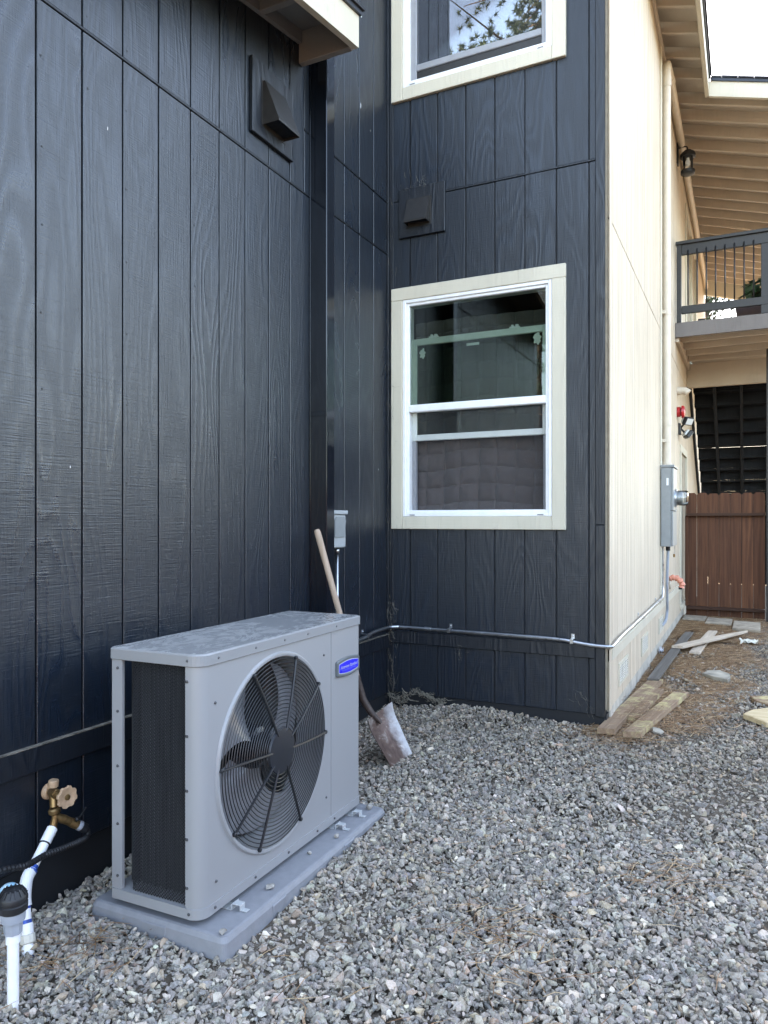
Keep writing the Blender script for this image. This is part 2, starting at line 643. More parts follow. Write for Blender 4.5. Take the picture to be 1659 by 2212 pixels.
# ------------------------------------------------------------------ house
XL, YB, XR = -2.281, 4.69, -0.77               # left black wall, back black wall, cream side wall
house = thing('house', 'house with black board walls on two sides, a cream side wall and a balcony', 'house', (XL, YB, -1.3))


def rect_minus(rect, holes):
    """rectangles (a0,a1,z0,z1) left of rect when holes are cut out"""
    out = [rect]
    for h in holes:
        nxt = []
        for r in out:
            if h[0] >= r[1] or h[1] <= r[0] or h[2] >= r[3] or h[3] <= r[2]:
                nxt.append(r)
                continue
            a0, a1, z0, z1 = r
            if h[0] > a0: nxt.append((a0, h[0], z0, z1))
            if h[1] < a1: nxt.append((h[1], a1, z0, z1))
            b0, b1 = max(a0, h[0]), min(a1, h[1])
            if h[2] > z0: nxt.append((b0, b1, z0, h[2]))
            if h[3] < z1: nxt.append((b0, b1, h[3], z1))
        out = nxt
    return [r for r in out if r[1] - r[0] > .004 and r[3] - r[2] > .004]


def wall_pt(axis, plane, a, z, d):
    """a point on a wall: axis 'x' means the wall is the plane X=plane facing +X (a runs along Y); 'y' is Y=plane facing -Y"""
    return (plane + d, a, z) if axis == 'x' else (a, plane - d, z)


def wall_box(mb, axis, plane, r, d0, d1, c=0.0):
    mb.box(wall_pt(axis, plane, r[0], r[2], d0), wall_pt(axis, plane, r[1], r[3], d1), c)


def boards(wall, axis, plane, lo, hi, first, z0, z1, mat, holes=(), groove=.0085, pitch=.2032, t=.011, top=None, name='siding_board'):
    """one object per board between grooves"""
    k = math.floor((lo - first) / pitch)
    a = first + k * pitch
    while a < hi - 1e-4:
        b0, b1 = max(a + groove / 2, lo), min(a + pitch - groove / 2, hi)
        a += pitch
        if b1 - b0 < .012:
            continue
        zt = z1 if top is None else top((b0 + b1) / 2)
        rs = rect_minus((b0, b1, z0, zt), holes)
        if not rs:
            continue
        te = t + random.uniform(-.0006, .0006)
        if len(rs) > 1 and any(r[1] - r[0] < b1 - b0 - .01 for r in rs):   # notched round a window: one piece, butted inside
            hs_ = [h for h in holes if h[0] < b1 and h[1] > b0]
            cuts, groups = sorted({z0, zt} | {z for h in hs_ for z in h[2:4] if z0 < z < zt}), [[]]
            for c0, c1 in zip(cuts[:-1], cuts[1:]):
                hh = [h for h in hs_ if h[2] <= c0 + 1e-6 and h[3] >= c1 - 1e-6]
                e0, e1 = b0, b1
                for h in hh:
                    if h[0] <= b0: e0 = h[1]
                    else: e1 = h[0]
                if e1 - e0 > .003: groups[-1].append((e0, e1, c0, c1))
            mb = MB()
            for r in groups[0]:
                wall_box(mb, axis, plane, r, 0.0, te)
            mb.build(name, mat, wall)
            continue
        for r in rs:
            mb = MB()
            wall_box(mb, axis, plane, r, 0.0, te, .0022)
            mb.build(name, mat, wall)


G0 = 1.8045                                    # one groove of the left wall, the rest follow every 8 inches
# ---- left black wall (X = XL)
BAND_T, BAND_B, SK = -.80, -.89, -1.215
wl_ = MB()
for r in rect_minus((.60, YB, -1.6, 2.75), []):
    wall_box(wl_, 'x', XL, r, -.10, 0.0)
wall_box(wl_, 'x', XL, (3.58, YB, 2.75, 4.75), -.10, 0.0)
wallL = wl_.build('wall', MAT['blackback'], house, {'label': 'black vertical board wall behind the heat pump'})
soff = lambda y: 2.755 + .172 * (y - 3.49)
boards(wallL, 'x', XL, .60, 4.655, G0, BAND_T, 1.866, MAT['blackrough'])
boards(wallL, 'x', XL, .60, 3.575, G0, 1.880, 2.7, MAT['blackrough'], top=lambda y: soff(y) - .004)
boards(wallL, 'x', XL, 3.58, 4.655, G0, 1.880, 2.230, MAT['blackrough'])
boards(wallL, 'x', XL, 3.58, 4.655, G0, 2.244, 4.70, MAT['blackrough'])
boards(wallL, 'x', XL, .60, 4.655, G0, SK, BAND_B, MAT['blackrough'], name='skirt_board')
m_ = MB(); wall_box(m_, 'x', XL, (.60, 4.66, 1.868, 1.879), 0, .0145, .002); m_.build('seam_flashing', MAT['blacktrim'], wallL)
m_ = MB(); wall_box(m_, 'x', XL, (3.58, 4.66, 2.232, 2.243), 0, .0145, .002); m_.build('seam_flashing', MAT['blacktrim'], wallL)
m_ = MB(); wall_box(m_, 'x', XL, (.60, 4.655, BAND_B, BAND_T), 0, .030, .003); m_.build('band_board', MAT['blacktrim'], wallL)
m_ = MB(); wall_box(m_, 'x', XL, (.62, 4.655, BAND_T, BAND_T + .004), .012, .0315, 0); m_.build('dust_line', MAT['ledge'], wallL, {'kind': 'stuff'})
m_ = MB(); wall_box(m_, 'x', XL, (4.656, YB - .002, SK, 4.70), 0, .021, .002); m_.build('corner_batten', MAT['blacktrim'], wallL)
m_ = MB(); wall_box(m_, 'x', XL, (.62, YB - .01, -1.6, SK), -.09, -.012, 0); m_.build('foundation', MAT['concreteblack'], wallL)
m_ = MB()
m_.box((-8, .60, -1.6), (XL - .1, .70, 2.25)); m_.box((-8, .6, -1.6), (-7.9, 16.4, 4.7)); m_.box((-8, 16.3, -1.6), (XR - .1, 16.4, 4.7))
m_.box((-7.9, 3.58, 2.2), (XL - .1, 3.68, 4.75))
m_.build('wall', MAT['blacktrim'], house, {'label': 'hidden outer walls of the house away from the yard'})

# ---- back black wall (Y = YB) with two windows
WX0, WX1 = -2.238, -1.022                      # outer edges of the window trim
TW = .087
FX0, FX1 = WX0 + TW, WX1 - TW
LZ0, LZ1, UZ0, UZ1 = -.060, 1.620, 2.926, 4.606
hole = lambda z0, z1: (FX0 + .006, FX1 - .006, z0 + TW + .006, z1 - TW - .006)
holes = [hole(LZ0, LZ1), hole(UZ0, UZ1)]
wb_ = MB()
for r in rect_minus((XL, XR - .02, -1.6, 4.75), holes):
    wall_box(wb_, 'y', YB, r, -.10, 0.0)
wallB = wb_.build('wall', MAT['blackback'], house, {'label': 'black vertical board wall with the two windows'})
GB = -2.101
BB_T, BB_B = -.772, -.856
boards(wallB, 'y', YB, XL + .03, -.842, GB, BB_T, 2.232, MAT['black'], holes)
boards(wallB, 'y', YB, XL + .03, -.842, GB, 2.248, 4.70, MAT['black'], holes)
boards(wallB, 'y', YB, XL + .03, -.842, GB, -1.205, BB_B, MAT['black'], name='skirt_board')
m_ = MB(); wall_box(m_, 'y', YB, (XL + .03, -.842, 2.234, 2.247), 0, .016, .003); m_.build('seam_flashing', MAT['blacktrim'], wallB)
m_ = MB(); wall_box(m_, 'y', YB, (XL + .03, -.842, BB_B, BB_T), 0, .030, .003); m_.build('band_board', MAT['blacktrim'], wallB)
m_ = MB(); wall_box(m_, 'y', YB, (XL + .022, XL + .052, -1.205, 4.70), .0115, .020, .002); m_.build('corner_batten', MAT['blacktrim'], wallB)
m_ = MB(); wall_box(m_, 'y', YB, (-.842, XR - .0145, -1.215, -.03), 0, .021, .003); m_.build('corner_board', MAT['blacktrim'], wallB)
m_ = MB(); wall_box(m_, 'y', YB, (-.842, XR - .0145, -.028, 4.70), 0, .0205, .003); m_.build('corner_board', MAT['blacktrim'], wallB)
m_ = MB(); wall_box(m_, 'y', YB, (XL + .02, XR - .008, -1.6, -1.2045), -.09, -.015, 0); m_.build('foundation', MAT['concreteblack'], wallB)

# ---- cream side wall (X = XR)
wr_ = MB(); wall_box(wr_, 'x', XR, (YB, 16.4, -1.175, 4.75), -.10, 0.0)
wallR = wr_.build('wall', MAT['beigeback'], house, {'label': 'cream vertical board side wall with the meter box'})
door_h = (9.98, 11.12, -1.10, .96)
bdoor_h = (10.9, 13.2, 2.30, 4.36)
boards(wallR, 'x', XR, 4.70, 16.39, YB + .115, -.80, 1.866, MAT['beige'], [door_h], groove=.0085)
boards(wallR, 'x', XR, 4.70, 16.39, YB + .115, 1.874, 4.70, MAT['beige'], [bdoor_h], groove=.0085)
boards(wallR, 'x', XR, 4.70, 16.39, YB + .115, -1.172, -.875, MAT['beige'], [door_h], groove=.005, name='skirt_board')
m_ = MB(); wall_box(m_, 'x', XR, (4.67, 4.745, -1.172, 4.70), .0118, .0175, .002); m_.build('corner_board', MAT['beige'], wallR)
m_ = MB(); wall_box(m_, 'x', XR, (4.745, 9.95, -.875, -.80), 0, .022, .003); m_.build('band_board', MAT['cream'], wallR)
m_ = MB(); wall_box(m_, 'x', XR, (4.785, 16.3, -1.6, -1.176), -.09, .004, 0); m_.build('foundation', MAT['concretecream'], wallR)
m_ = MB(); wall_box(m_, 'x', XR, (7.62, 7.70, -.80, 4.70), .011, .026, .003); m_.build('trim_board', MAT['cream'], wallR)
m_ = MB(); wall_box(m_, 'x', XR, (8.02, 8.05, .7, 4.66), .011, .021, .003); m_.build('trim_board', MAT['cream'], wallR)
for y0 in (5.03, 6.20, 7.50):
    fv = MB()
    wall_box(fv, 'x', XR, (y0, y0 + .41, -1.095, -1.078), .01, .020)
    wall_box(fv, 'x', XR, (y0, y0 + .41, -.962, -.945), .01, .020)
    wall_box(fv, 'x', XR, (y0, y0 + .018, -1.078, -.962), .01, .020)
    wall_box(fv, 'x', XR, (y0 + .392, y0 + .41, -1.078, -.962), .01, .020)
    fvo = fv.build('foundation_vent', MAT['cream'], house)
    bk = MB(); wall_box(bk, 'x', XR, (y0 + .017, y0 + .393, -1.079, -.961), .0112, .0128); bk.build('shade_sheet', MAT['rubber'], fvo)  # black sheet stands in for the shade behind the vent slats
    for c_ in range(3):
        for k in range(7):
            sl = MB()
            yy, zz = y0 + .022 + c_ * .125, -1.074 + k * .0165
            sl.box((XR + .013, yy, zz), (XR + .0195, yy + .113, zz + .0085), .001)
            sl.build('slat', MAT['ventwhite'], fvo)

# nail heads pressed into the panels, a few paint chips
for wall, axis, plane, lo, hi, first, rows, pitch_ in ((wallL, 'x', XL, .8, 4.6, G0, [(-.74, 1.80), (1.93, 2.6)], .2032), (wallB, 'y', YB, -2.2, -.9, GB, [(-.72, 2.18), (2.30, 2.9)], .2032)):
    nh = MB()
    a = first
    while a - pitch_ > lo: a -= pitch_
    k = 0
    while a < hi:
        for z0_, z1_ in rows:
            z = z0_
            while z < z1_:
                if (k % 2 == 0) or z in (z0_,) or z > z1_ - .25:
                    aa, zz = a + .022 + random.uniform(-.004, .004), z + random.uniform(-.02, .02)
                    if not (axis == 'y' and WX0 - .02 < aa < WX1 + .02 and (LZ0 - .02 < zz < LZ1 + .02 or zz > UZ0 - .02)):
                        p_ = wall_pt(axis, plane, aa, zz, .0114)
                        nh.lathe(p_, (1, 0, 0) if axis == 'x' else (0, -1, 0), [(0, .0042), (.0008, .0036)], 7)
                z += .30
        a += pitch_
        k += 1
    nh.build('nail_heads', MAT['rubber'], wall, {'kind': 'stuff'})
pc = MB()
for yy, zz, hh in ((4.27, 3.32, .03), (4.26, 2.72, .022), (4.40, 2.62, .008), (2.13, 1.55, .008), (1.95, .2, .006), (2.5, -.55, .006), (4.52, .35, .007)):
    pts = [(yy + random.uniform(.3, 1) * hh * .28 * math.cos(q), zz + random.uniform(.6, 1) * hh * math.sin(q)) for q in [k * .8 for k in range(8)]]
    pc.prism(pts, XL + .0116, XL + .0128, lambda u, w, t: (t, u, w))
pc.build('paint_chips', MAT['sticker'], wallL, {'kind': 'stuff'})

# side door and balcony door
dr = part('door', house, 'white side door in the cream wall beside the wooden gate')
m_ = MB(); wall_box(m_, 'x', XR, (10.07, 11.03, -1.08, .87), -.06, -.03, .003); m_.build('panel', MAT['door'], dr)
for r in ((9.98, 10.07, -1.10, .87), (11.03, 11.12, -1.10, .87), (9.98, 11.12, .87, .96)):
    m_ = MB(); wall_box(m_, 'x', XR, r, -.02, .028, .003); m_.build('trim_board', MAT['cream'], dr)
m_ = MB(); wall_box(m_, 'x', XR, (10.075, 11.025, -1.14, -1.08), -.06, .03, .003); m_.build('sill', MAT['cream'], dr)
bd = part('door', house, 'balcony door with white frame on the upper cream wall')
m_ = MB(); wall_box(m_, 'x', XR, (10.98, 13.12, 2.30, 4.28), -.06, -.05); m_.build('pane', MAT['glass'], bd)
for r in ((10.9, 10.99, 2.30, 4.28), (12.02, 12.08, 2.30, 4.28), (13.11, 13.2, 2.30, 4.28), (10.9, 13.2, 4.28, 4.36)):
    m_ = MB(); wall_box(m_, 'x', XR, r, -.048, .03, .003); m_.build('frame', MAT['cream'], bd)


# ---- windows
def window(z0, z1, upper):
    w = part('window', house, 'upper window of the black wall showing sky and pine' if upper else 'lower window of the black wall with raised sash and quilt')
    t = .025
    P = lambda r, d0, d1, nm, mt, c=.003: (lambda mb: (wall_box(mb, 'y', YB, r, d0, d1, c), mb.build(nm, mt, w)))(MB())
    P((WX0, FX0 - .001, z0, z1 - TW - .001), .0, t + .011, 'trim_board', MAT['cream'])
    P((FX1 + .001, WX1, z0, z1 - (0 if upper else TW) - .001), .0, t + .011, 'trim_board', MAT['cream'])
    P((FX0, FX1, z0, z0 + TW - .001), .0, t + .0105, 'trim_board', MAT['cream'])
    P((WX0, WX1, z1 - TW, z1), .0, t + .0105, 'trim_board', MAT['cream'])
    a0, a1, b0, b1 = FX0, FX1, z0 + TW, z1 - TW
    fw = .043
    fr = MB()                                    # stepped vinyl frame
    for (d0, d1, w0, w1) in ((-.07, .030, 0, .024), (-.07, .018, .024, fw)):
        wall_box(fr, 'y', YB, (a0 + w0, a0 + w1, b0 + w0, b1 - w0), d0, d1, .003)
        wall_box(fr, 'y', YB, (a1 - w1, a1 - w0, b0 + w0, b1 - w0), d0, d1, .003)
        wall_box(fr, 'y', YB, (a0 + w1, a1 - w1, b0 + w0, b0 + w1), d0, d1 - .0006, .003)
        wall_box(fr, 'y', YB, (a0 + w1, a1 - w1, b1 - w1, b1 - w0), d0, d1 - .0006, .003)
    fr.build('frame', MAT['pvcwhite'], w)
    i0, i1, j0, j1 = a0 + fw, a1 - fw, b0 + fw, b1 - fw
    mid = z0 + .835
    if not upper:
        mr = MB(); wall_box(mr, 'y', YB, (i0, i1, mid - .026, mid + .026), -.03, .022, .006); mr.build('meeting_rail', MAT['pvcwhite'], w)
        P((i0, i1, mid + .026, j1), -.008, -.004, 'pane', MAT['glass'], 0)
        # inner sash pushed up
        s0, s1 = .555, 1.268
        sw = .034
        sa = MB()
        for r in ((i0, i0 + sw, s0, s1), (i1 - sw, i1, s0, s1), (i0 + sw, i1 - sw, s0, s0 + .042), (i0 + sw, i1 - sw, s1 - .045, s1)):
            wall_box(sa, 'y', YB, r, -.062, -.034, .004)
        sash = sa.build('sash', MAT['sashgreen'], w)
        ps = MB(); wall_box(ps, 'y', YB, (i0 + sw, i1 - sw, s0 + .042, s1 - .045), -.050, -.047); ps.build('pane', MAT['glass'], w)
        for lx in (i0 + .16, i1 - .22):
            l = MB()
            l.box((lx - .035, YB + .036, s1), (lx + .035, YB + .056, s1 + .010), .002)
            l.box((lx - .022, YB + .034, s1 + .010), (lx - .006, YB + .054, s1 + .022), .002)
            l.box((lx + .006, YB + .034, s1 + .010), (lx + .026, YB + .054, s1 + .022), .002)
            l.build('latch', MAT['pvcwhite'], w)
        for side in (0, 1):
            jm = MB()
            x_ = i0 if side == 0 else i1 - .028
            wall_box(jm, 'y', YB, (x_, x_ + .028, j0, s0 - .002), -.07, -.034, .003)
            jm.build('jamb', MAT['sashgrey'], w)
        P((i0, i1, j0, mid - .026), -.006, -.004, 'insect_screen', MAT['screen'], 0)
        # leaf-shaped stickers on the sash pane
        for sx, sz, sg in ((i0 + .075, 1.165, .026), (i1 - .07, 1.185, .030)):
            st = MB()
            pts = [(sx + sg * (1 + .25 * math.sin(7 * q)) * math.cos(q) * .8, sz + sg * (1 + .2 * math.cos(5 * q)) * math.sin(q) * 1.3) for q in [k * 2 * math.pi / 28 for k in range(28)]]
            st.prism(pts, 0, .0012, lambda u, v_, t_: (u, YB + .0455 + t_, v_))
            st.build('sticker', MAT['sashgreen'], w)
        st = MB(); wall_box(st, 'y', YB, (i0 + .40, i0 + .49, 1.186, 1.203), -.0468, -.0456); st.build('sticker', MAT['sashgreen'], w)
    else:
        P((i0, i1, j0, j1), -.040, -.036, 'pane', MAT['glassup'], 0)
        sa = MB()
        z_ = j0 + .075
        for r in ((i0, i0 + .042, j0, j1), (i1 - .034, i1, j0, j1), (i0 + .042, i1 - .034, z_, z_ + .045)):
            wall_box(sa, 'y', YB, r, -.034, -.012, .004)
        sa.build('sash', MAT['sashgrey'], w)  # the sash's dimming behind its screen is put into this grey
        sa = MB(); wall_box(sa, 'y', YB, (i0 + .042, i1 - .034, j0, z_), -.034, -.022, .003); sa.build('gap_shade_strip', MAT['railpaint'], w)  # dark strip paints in the shaded gap below the sash rail
        P((i0 + .042, i1 - .034, z_ + .045, j1), -.020, -.0188, 'insect_screen', MAT['screen'], 0)
    for cx_ in (i0 + .03, i1 - .03):             # weep-hole covers
        wv = MB(); wall_box(wv, 'y', YB, (cx_ - .02, cx_ + .02, b0 + .006, b0 + .014), .030, .033, .001); wv.build('weep_cover', MAT['sashgrey'], w)
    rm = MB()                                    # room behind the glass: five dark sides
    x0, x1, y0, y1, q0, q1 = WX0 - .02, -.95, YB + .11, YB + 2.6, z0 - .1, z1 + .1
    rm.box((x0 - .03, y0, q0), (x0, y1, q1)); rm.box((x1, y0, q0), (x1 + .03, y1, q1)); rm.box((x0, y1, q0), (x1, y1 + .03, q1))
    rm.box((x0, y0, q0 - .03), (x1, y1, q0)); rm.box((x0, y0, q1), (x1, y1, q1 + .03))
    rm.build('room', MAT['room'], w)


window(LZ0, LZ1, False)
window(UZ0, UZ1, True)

# quilt hanging inside the lower window
q = MB()
nu, nv = 121, 151
qx0, qx1, qz0, qz1 = FX0 + .03, FX1 - .03, .045, 1.40
vs_ = []
for j in range(nv):
    for i in range(nu):
        u, v_ = i / (nu - 1), j / (nv - 1)
        x, z = qx0 + (qx1 - qx0) * u, qz0 + (qz1 - qz0) * v_
        zz = z + .018 * math.sin(u * 7.0 + 1.2) * (1 - .3 * v_)
        xx = x + .006 * math.sin(z * 11)
        a, b = abs(math.sin(math.pi * xx / .127)), abs(math.sin(math.pi * zz / .120))
        puff = .036 * (a * b) ** .24
        fold = .012 * math.sin(u * 21 + z * 2.0) * (1 - v_) + .02 * math.sin(u * 5)
        wr = mnoise.noise(Vector((x * 14, z * 14, 2))) * .005 * (1.4 - v_) + mnoise.noise(Vector((x * 40, z * 30, 5))) * .0022
        slump = .03 * max(0, 1 - v_ / .06) * (1 + .5 * mnoise.noise(Vector((x * 9, 0, 3))))
        vs_.append((x, YB + .155 - puff - fold - wr - slump, z))
q.add(vs_, [(j * nu + i, j * nu + i + 1, (j + 1) * nu + i + 1, (j + 1) * nu + i) for j in range(nv - 1) for i in range(nu - 1)], True)
tag(q.build('quilt', MAT['quilt']), 'plum brown quilt hanging inside the lower window', 'quilt')

# ---- low roof over the left wall: fascia, soffit, end beam, shingles
roofL = part('roof', house, 'low roof edge with cream fascia above the left black wall')
XF = -1.905
sl = .172
FZ = lambda y: 2.578 + sl * (y - 3.5)
y_lo, y_hi = .25, 3.555


def sloped(mb, x0, x1, ya, yb, za, zb, f):
    """prism in the YZ plane between f(y)+za and f(y)+zb"""
    mb.prism([(ya, f(ya) + za), (yb, f(yb) + za), (yb, f(yb) + zb), (ya, f(ya) + zb)], x0, x1, lambda u, w, t: (t, u, w))


m_ = MB(); sloped(m_, XF - .036, XF, y_lo, y_hi, 0, .175, FZ); m_.build('fascia_board', MAT['cream'], roofL)
m_ = MB(); sloped(m_, XF - .03, XF + .016, y_lo, y_hi + .01, .176, .20, FZ); m_.build('drip_edge', MAT['drip'], roofL)
m_ = MB(); sloped(m_, -8.2, XF + .03, y_lo, y_hi + .02, .201, .213, FZ); m_.build('shingle', MAT['shingle'], roofL)
m_ = MB(); sloped(m_, -8.2, XF + .024, y_lo, y_hi - .05, .2135, .224, FZ); m_.build('shingle', MAT['shingle'], roofL)
m_ = MB(); sloped(m_, XL - .3, XF - .036, y_lo, y_hi, .178, .20, FZ); m_.build('soffit_board', MAT['soffit'], roofL)
m_ = MB(); sloped(m_, -8.2, XL - .3, y_lo, y_hi, .178, .20, FZ); m_.build('roof_deck', MAT['soffit'], roofL)
m_ = MB(); m_.box((XL + .013, 3.513, 2.578), (XF - .037, 3.553, 2.758), .003); m_.build('end_beam', MAT['soffit'], roofL)
for yy in (1.2, 1.95, 2.55, 3.10):
    m_ = MB(); m_.box((XL + .040, yy, FZ(yy) + .10), (XF - .037, yy + .038, FZ(yy) + .174), .003); m_.build('lookout', MAT['soffit'], roofL)
m_ = MB(); sloped(m_, XL + .0125, XL + .038, y_lo + .4, 3.51, .105, .175, FZ); m_.build('ledger_board', MAT['soffit'], roofL)

# ---- main roof, falling towards +X; overhang, then the wide balcony roof beyond Y = 8.63
roofM = part('roof', house, 'high roof with tan rafters over the balcony')
mx = .29
RZ = lambda x: 4.58 - mx * (x + .40)            # rafter underside
YE = 8.63


def sloped_x(mb, ya, yb, xa, xb, za, zb):
    mb.prism([(xa, RZ(xa) + za), (xb, RZ(xb) + za), (xb, RZ(xb) + zb), (xa, RZ(xa) + zb)], ya, yb, lambda u, w, t: (u, t, w))


RH = .125
for yy in (4.75, 5.30, 5.94, 6.55, 7.15, 7.56, 7.98, 8.36):
    m_ = MB(); sloped_x(m_, yy - .019, yy + .019, XR + .015, -.42, 0.02, RH); m_.build('rafter', MAT['tanwood'], roofM)
k = 0
yy = YE + .22
while yy < 15.7:
    m_ = MB(); sloped_x(m_, yy - .019, yy + .019, XR + .015, 1.75, 0, RH); m_.build('rafter', MAT['tanwood'], roofM)
    yy += .375
m_ = MB(); sloped_x(m_, 4.25, YE, XR - .12, -.40, RH + .001, RH + .02); m_.build('roof_deck', MAT['tanwood'], roofM)
m_ = MB(); sloped_x(m_, YE, 16.0, XR - .12, 1.8, RH + .001, RH + .02); m_.build('roof_deck', MAT['tanwood'], roofM)
m_ = MB(); sloped_x(m_, 4.25, 16.0, -4.6, XR - .12, RH + .001, RH + .02); m_.build('roof_deck', MAT['tanwood'], roofM)
m_ = MB(); m_.prism([(-4.6, RZ(-4.6) + RH), (-8.4, RZ(-.8) + RH - .2), (-8.4, RZ(-.8) + RH - .17), (-4.6, RZ(-4.6) + RH + .03)], 3.2, 16.0, lambda u, w, t: (u, t, w)); m_.build('roof_deck', MAT['tanwood'], roofM)
m_ = MB(); m_.prism([(-4.6, RZ(-4.6) + RH), (-2.0, RZ(-2.0) + RH), (-2.0, RZ(-2.0) + RH + .02), (-4.6, RZ(-4.6) + RH + .03)], 3.2, 4.24, lambda u, w, t: (u, t, w)); m_.build('roof_deck', MAT['tanwood'], roofM)
m_ = MB(); m_.box((-.402, 4.25, RZ(-.40) - .035), (-.362, YE - .002, RZ(-.40) + .125), .003); m_.build('fascia_board', MAT['cream'], roofM)
m_ = MB(); sloped_x(m_, YE - .04, YE, -.361, 1.8, -.035, .125); m_.build('fascia_board', MAT['cream'], roofM)
m_ = MB(); m_.box((-.372, 4.25, RZ(-.40) + .126), (-.345, YE - .05, RZ(-.40) + .165), .002); m_.build('drip_edge', MAT['drip'], roofM)
m_ = MB(); sloped_x(m_, YE - .055, YE - .03, -.345, 1.8, .126, .160); m_.build('drip_edge', MAT['drip'], roofM)
# shingle tabs along the visible edges
x_ = -.34
while x_ < 1.7:
    w_ = random.uniform(.10, .16)
    m_ = MB(); sloped_x(m_, YE - .065 - random.uniform(0, .012), YE + .5, x_, x_ + w_ - .0012, .161, .172 + random.uniform(0, .010)); m_.build('shingle', MAT['shingle'], roofM)
    x_ += w_
m_ = MB(); sloped_x(m_, 4.2, YE - .07, -4.6, -.33, .166, .178); m_.build('shingle', MAT['shingle'], roofM)
m_ = MB(); sloped_x(m_, YE + .5, 16.0, -4.6, 1.8, .166, .178); m_.build('shingle', MAT['shingle'], roofM)
m_ = MB(); wall_box(m_, 'x', XR, (4.69, YE, 4.62, 4.70), .012, .034, .003); m_.build('frieze_board', MAT['tanwood'], roofM)
m_ = MB(); sloped_x(m_, 15.75, 15.85, XR + .015, 1.78, -.24, RH); m_.build('end_beam', MAT['cream'], roofM)

# ---- balcony
bal = part('balcony', house, 'balcony with charcoal railing and tan joists')
BY0, BY1, BX1 = 9.30, 11.20, 1.75
m_ = MB(); m_.box((XR + .014, BY0, 2.155), (BX1, BY0 + .04, 2.325), .004); m_.build('front_beam', MAT['taupe'], bal)
for yy in (9.62, 10.03, 10.44, 10.82):
    m_ = MB(); m_.box((XR + .055, yy, 2.165), (BX1, yy + .038, 2.285), .003); m_.build('joist', MAT['tanwood'], bal)
m_ = MB(); m_.box((XR + .014, BY0 + .042, 2.11), (XR + .052, 11.18, 2.285), .003); m_.build('ledger_board', MAT['tanwood'], bal)
m_ = MB(); m_.box((XR + .014, 11.20, 1.87), (BX1, 11.29, 2.20), .004); m_.build('back_beam', MAT['tanwood'], bal)
k = 0
yy = BY0 + .05
while yy < 15.4:
    m_ = MB(); m_.box((XR + .056, yy, 2.287), (BX1, yy + .138, 2.318), .003); m_.build('deck_board', MAT['tanwood'], bal)
    yy += .144
# rail
px0 = XR + .03
m_ = MB(); m_.box((px0 - .01, BY0 - .03, 3.235), (BX1, BY0 + .075, 3.272), .003); m_.build('top_rail', MAT['railpaint'], bal)
m_ = MB(); m_.box((px0 + .052, BY0 - .004, 3.115), (BX1, BY0 + .036, 3.234), .003); m_.build('side_rail', MAT['railpaint'], bal)
m_ = MB(); m_.box((px0 + .052, BY0 - .004, 2.425), (BX1, BY0 + .036, 2.515), .003); m_.build('bottom_rail', MAT['railpaint'], bal)
m_ = MB(); m_.box((px0, BY0 - .010, 2.326), (px0 + .05, BY0 + .07, 3.234), .003); m_.build('post', MAT['railpaint'], bal)
m_ = MB(); m_.box((.145, BY0 + .0, 2.326), (.235, BY0 + .07, 3.114), .003); m_.build('post', MAT['railpaint'], bal)
for k in range(20):
    bx = px0 + .125 + k * .098
    if .12 < bx < .25 or bx > BX1 - .05:
        continue
    m_ = MB(); m_.tube([(bx, BY0 - .012, 2.516), (bx, BY0 - .012, 3.16)], .0085, 8); m_.build('baluster', MAT['darkmetal'], bal)
m_ = MB(); m_.box((XR + .12, 11.9, 2.32), (XR + .22, 11.98, 3.0), .004); m_.build('post', MAT['darkmetal'], bal)

# ---- stairs coming down away from the gate, seen from underneath
st = part('stairs', house, 'dark outdoor stairs seen from underneath above the wooden gate')
SY0, SZ0, run, rise = 11.55, 2.10, .262, .178
ns = 19
for i in range(ns):
    y0, z0 = SY0 + i * run, SZ0 - i * rise
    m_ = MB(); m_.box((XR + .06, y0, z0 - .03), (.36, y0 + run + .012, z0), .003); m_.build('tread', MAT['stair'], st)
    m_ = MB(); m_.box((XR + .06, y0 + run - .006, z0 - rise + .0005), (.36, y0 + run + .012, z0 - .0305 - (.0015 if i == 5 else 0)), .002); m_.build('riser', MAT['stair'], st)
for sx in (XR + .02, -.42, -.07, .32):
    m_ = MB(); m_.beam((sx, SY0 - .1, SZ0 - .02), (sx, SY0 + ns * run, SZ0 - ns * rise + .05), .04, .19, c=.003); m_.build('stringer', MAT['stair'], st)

# ------------------------------------------------------------------ black duct on the left wall
d = thing('line_cover', 'tall glossy black metal duct running down the black wall behind the shovel', 'duct', (XL + .07, 3.68, -1.30))
m_ = MB(); m_.box((XL + .013, 3.634, -1.28), (XL + .125, 3.724, 3.05), .004); m_.build('channel', MAT['duct'], d)
m_ = MB(); m_.box((XL + .012, 3.628, -1.28), (XL + .018, 3.634, 3.05), .001); m_.build('flange', MAT['duct'], d)
m_ = MB(); m_.box((XL + .0125, 3.6315, .60), (XL + .1265, 3.7255, .625), .002); m_.build('joint_band', MAT['duct'], d)


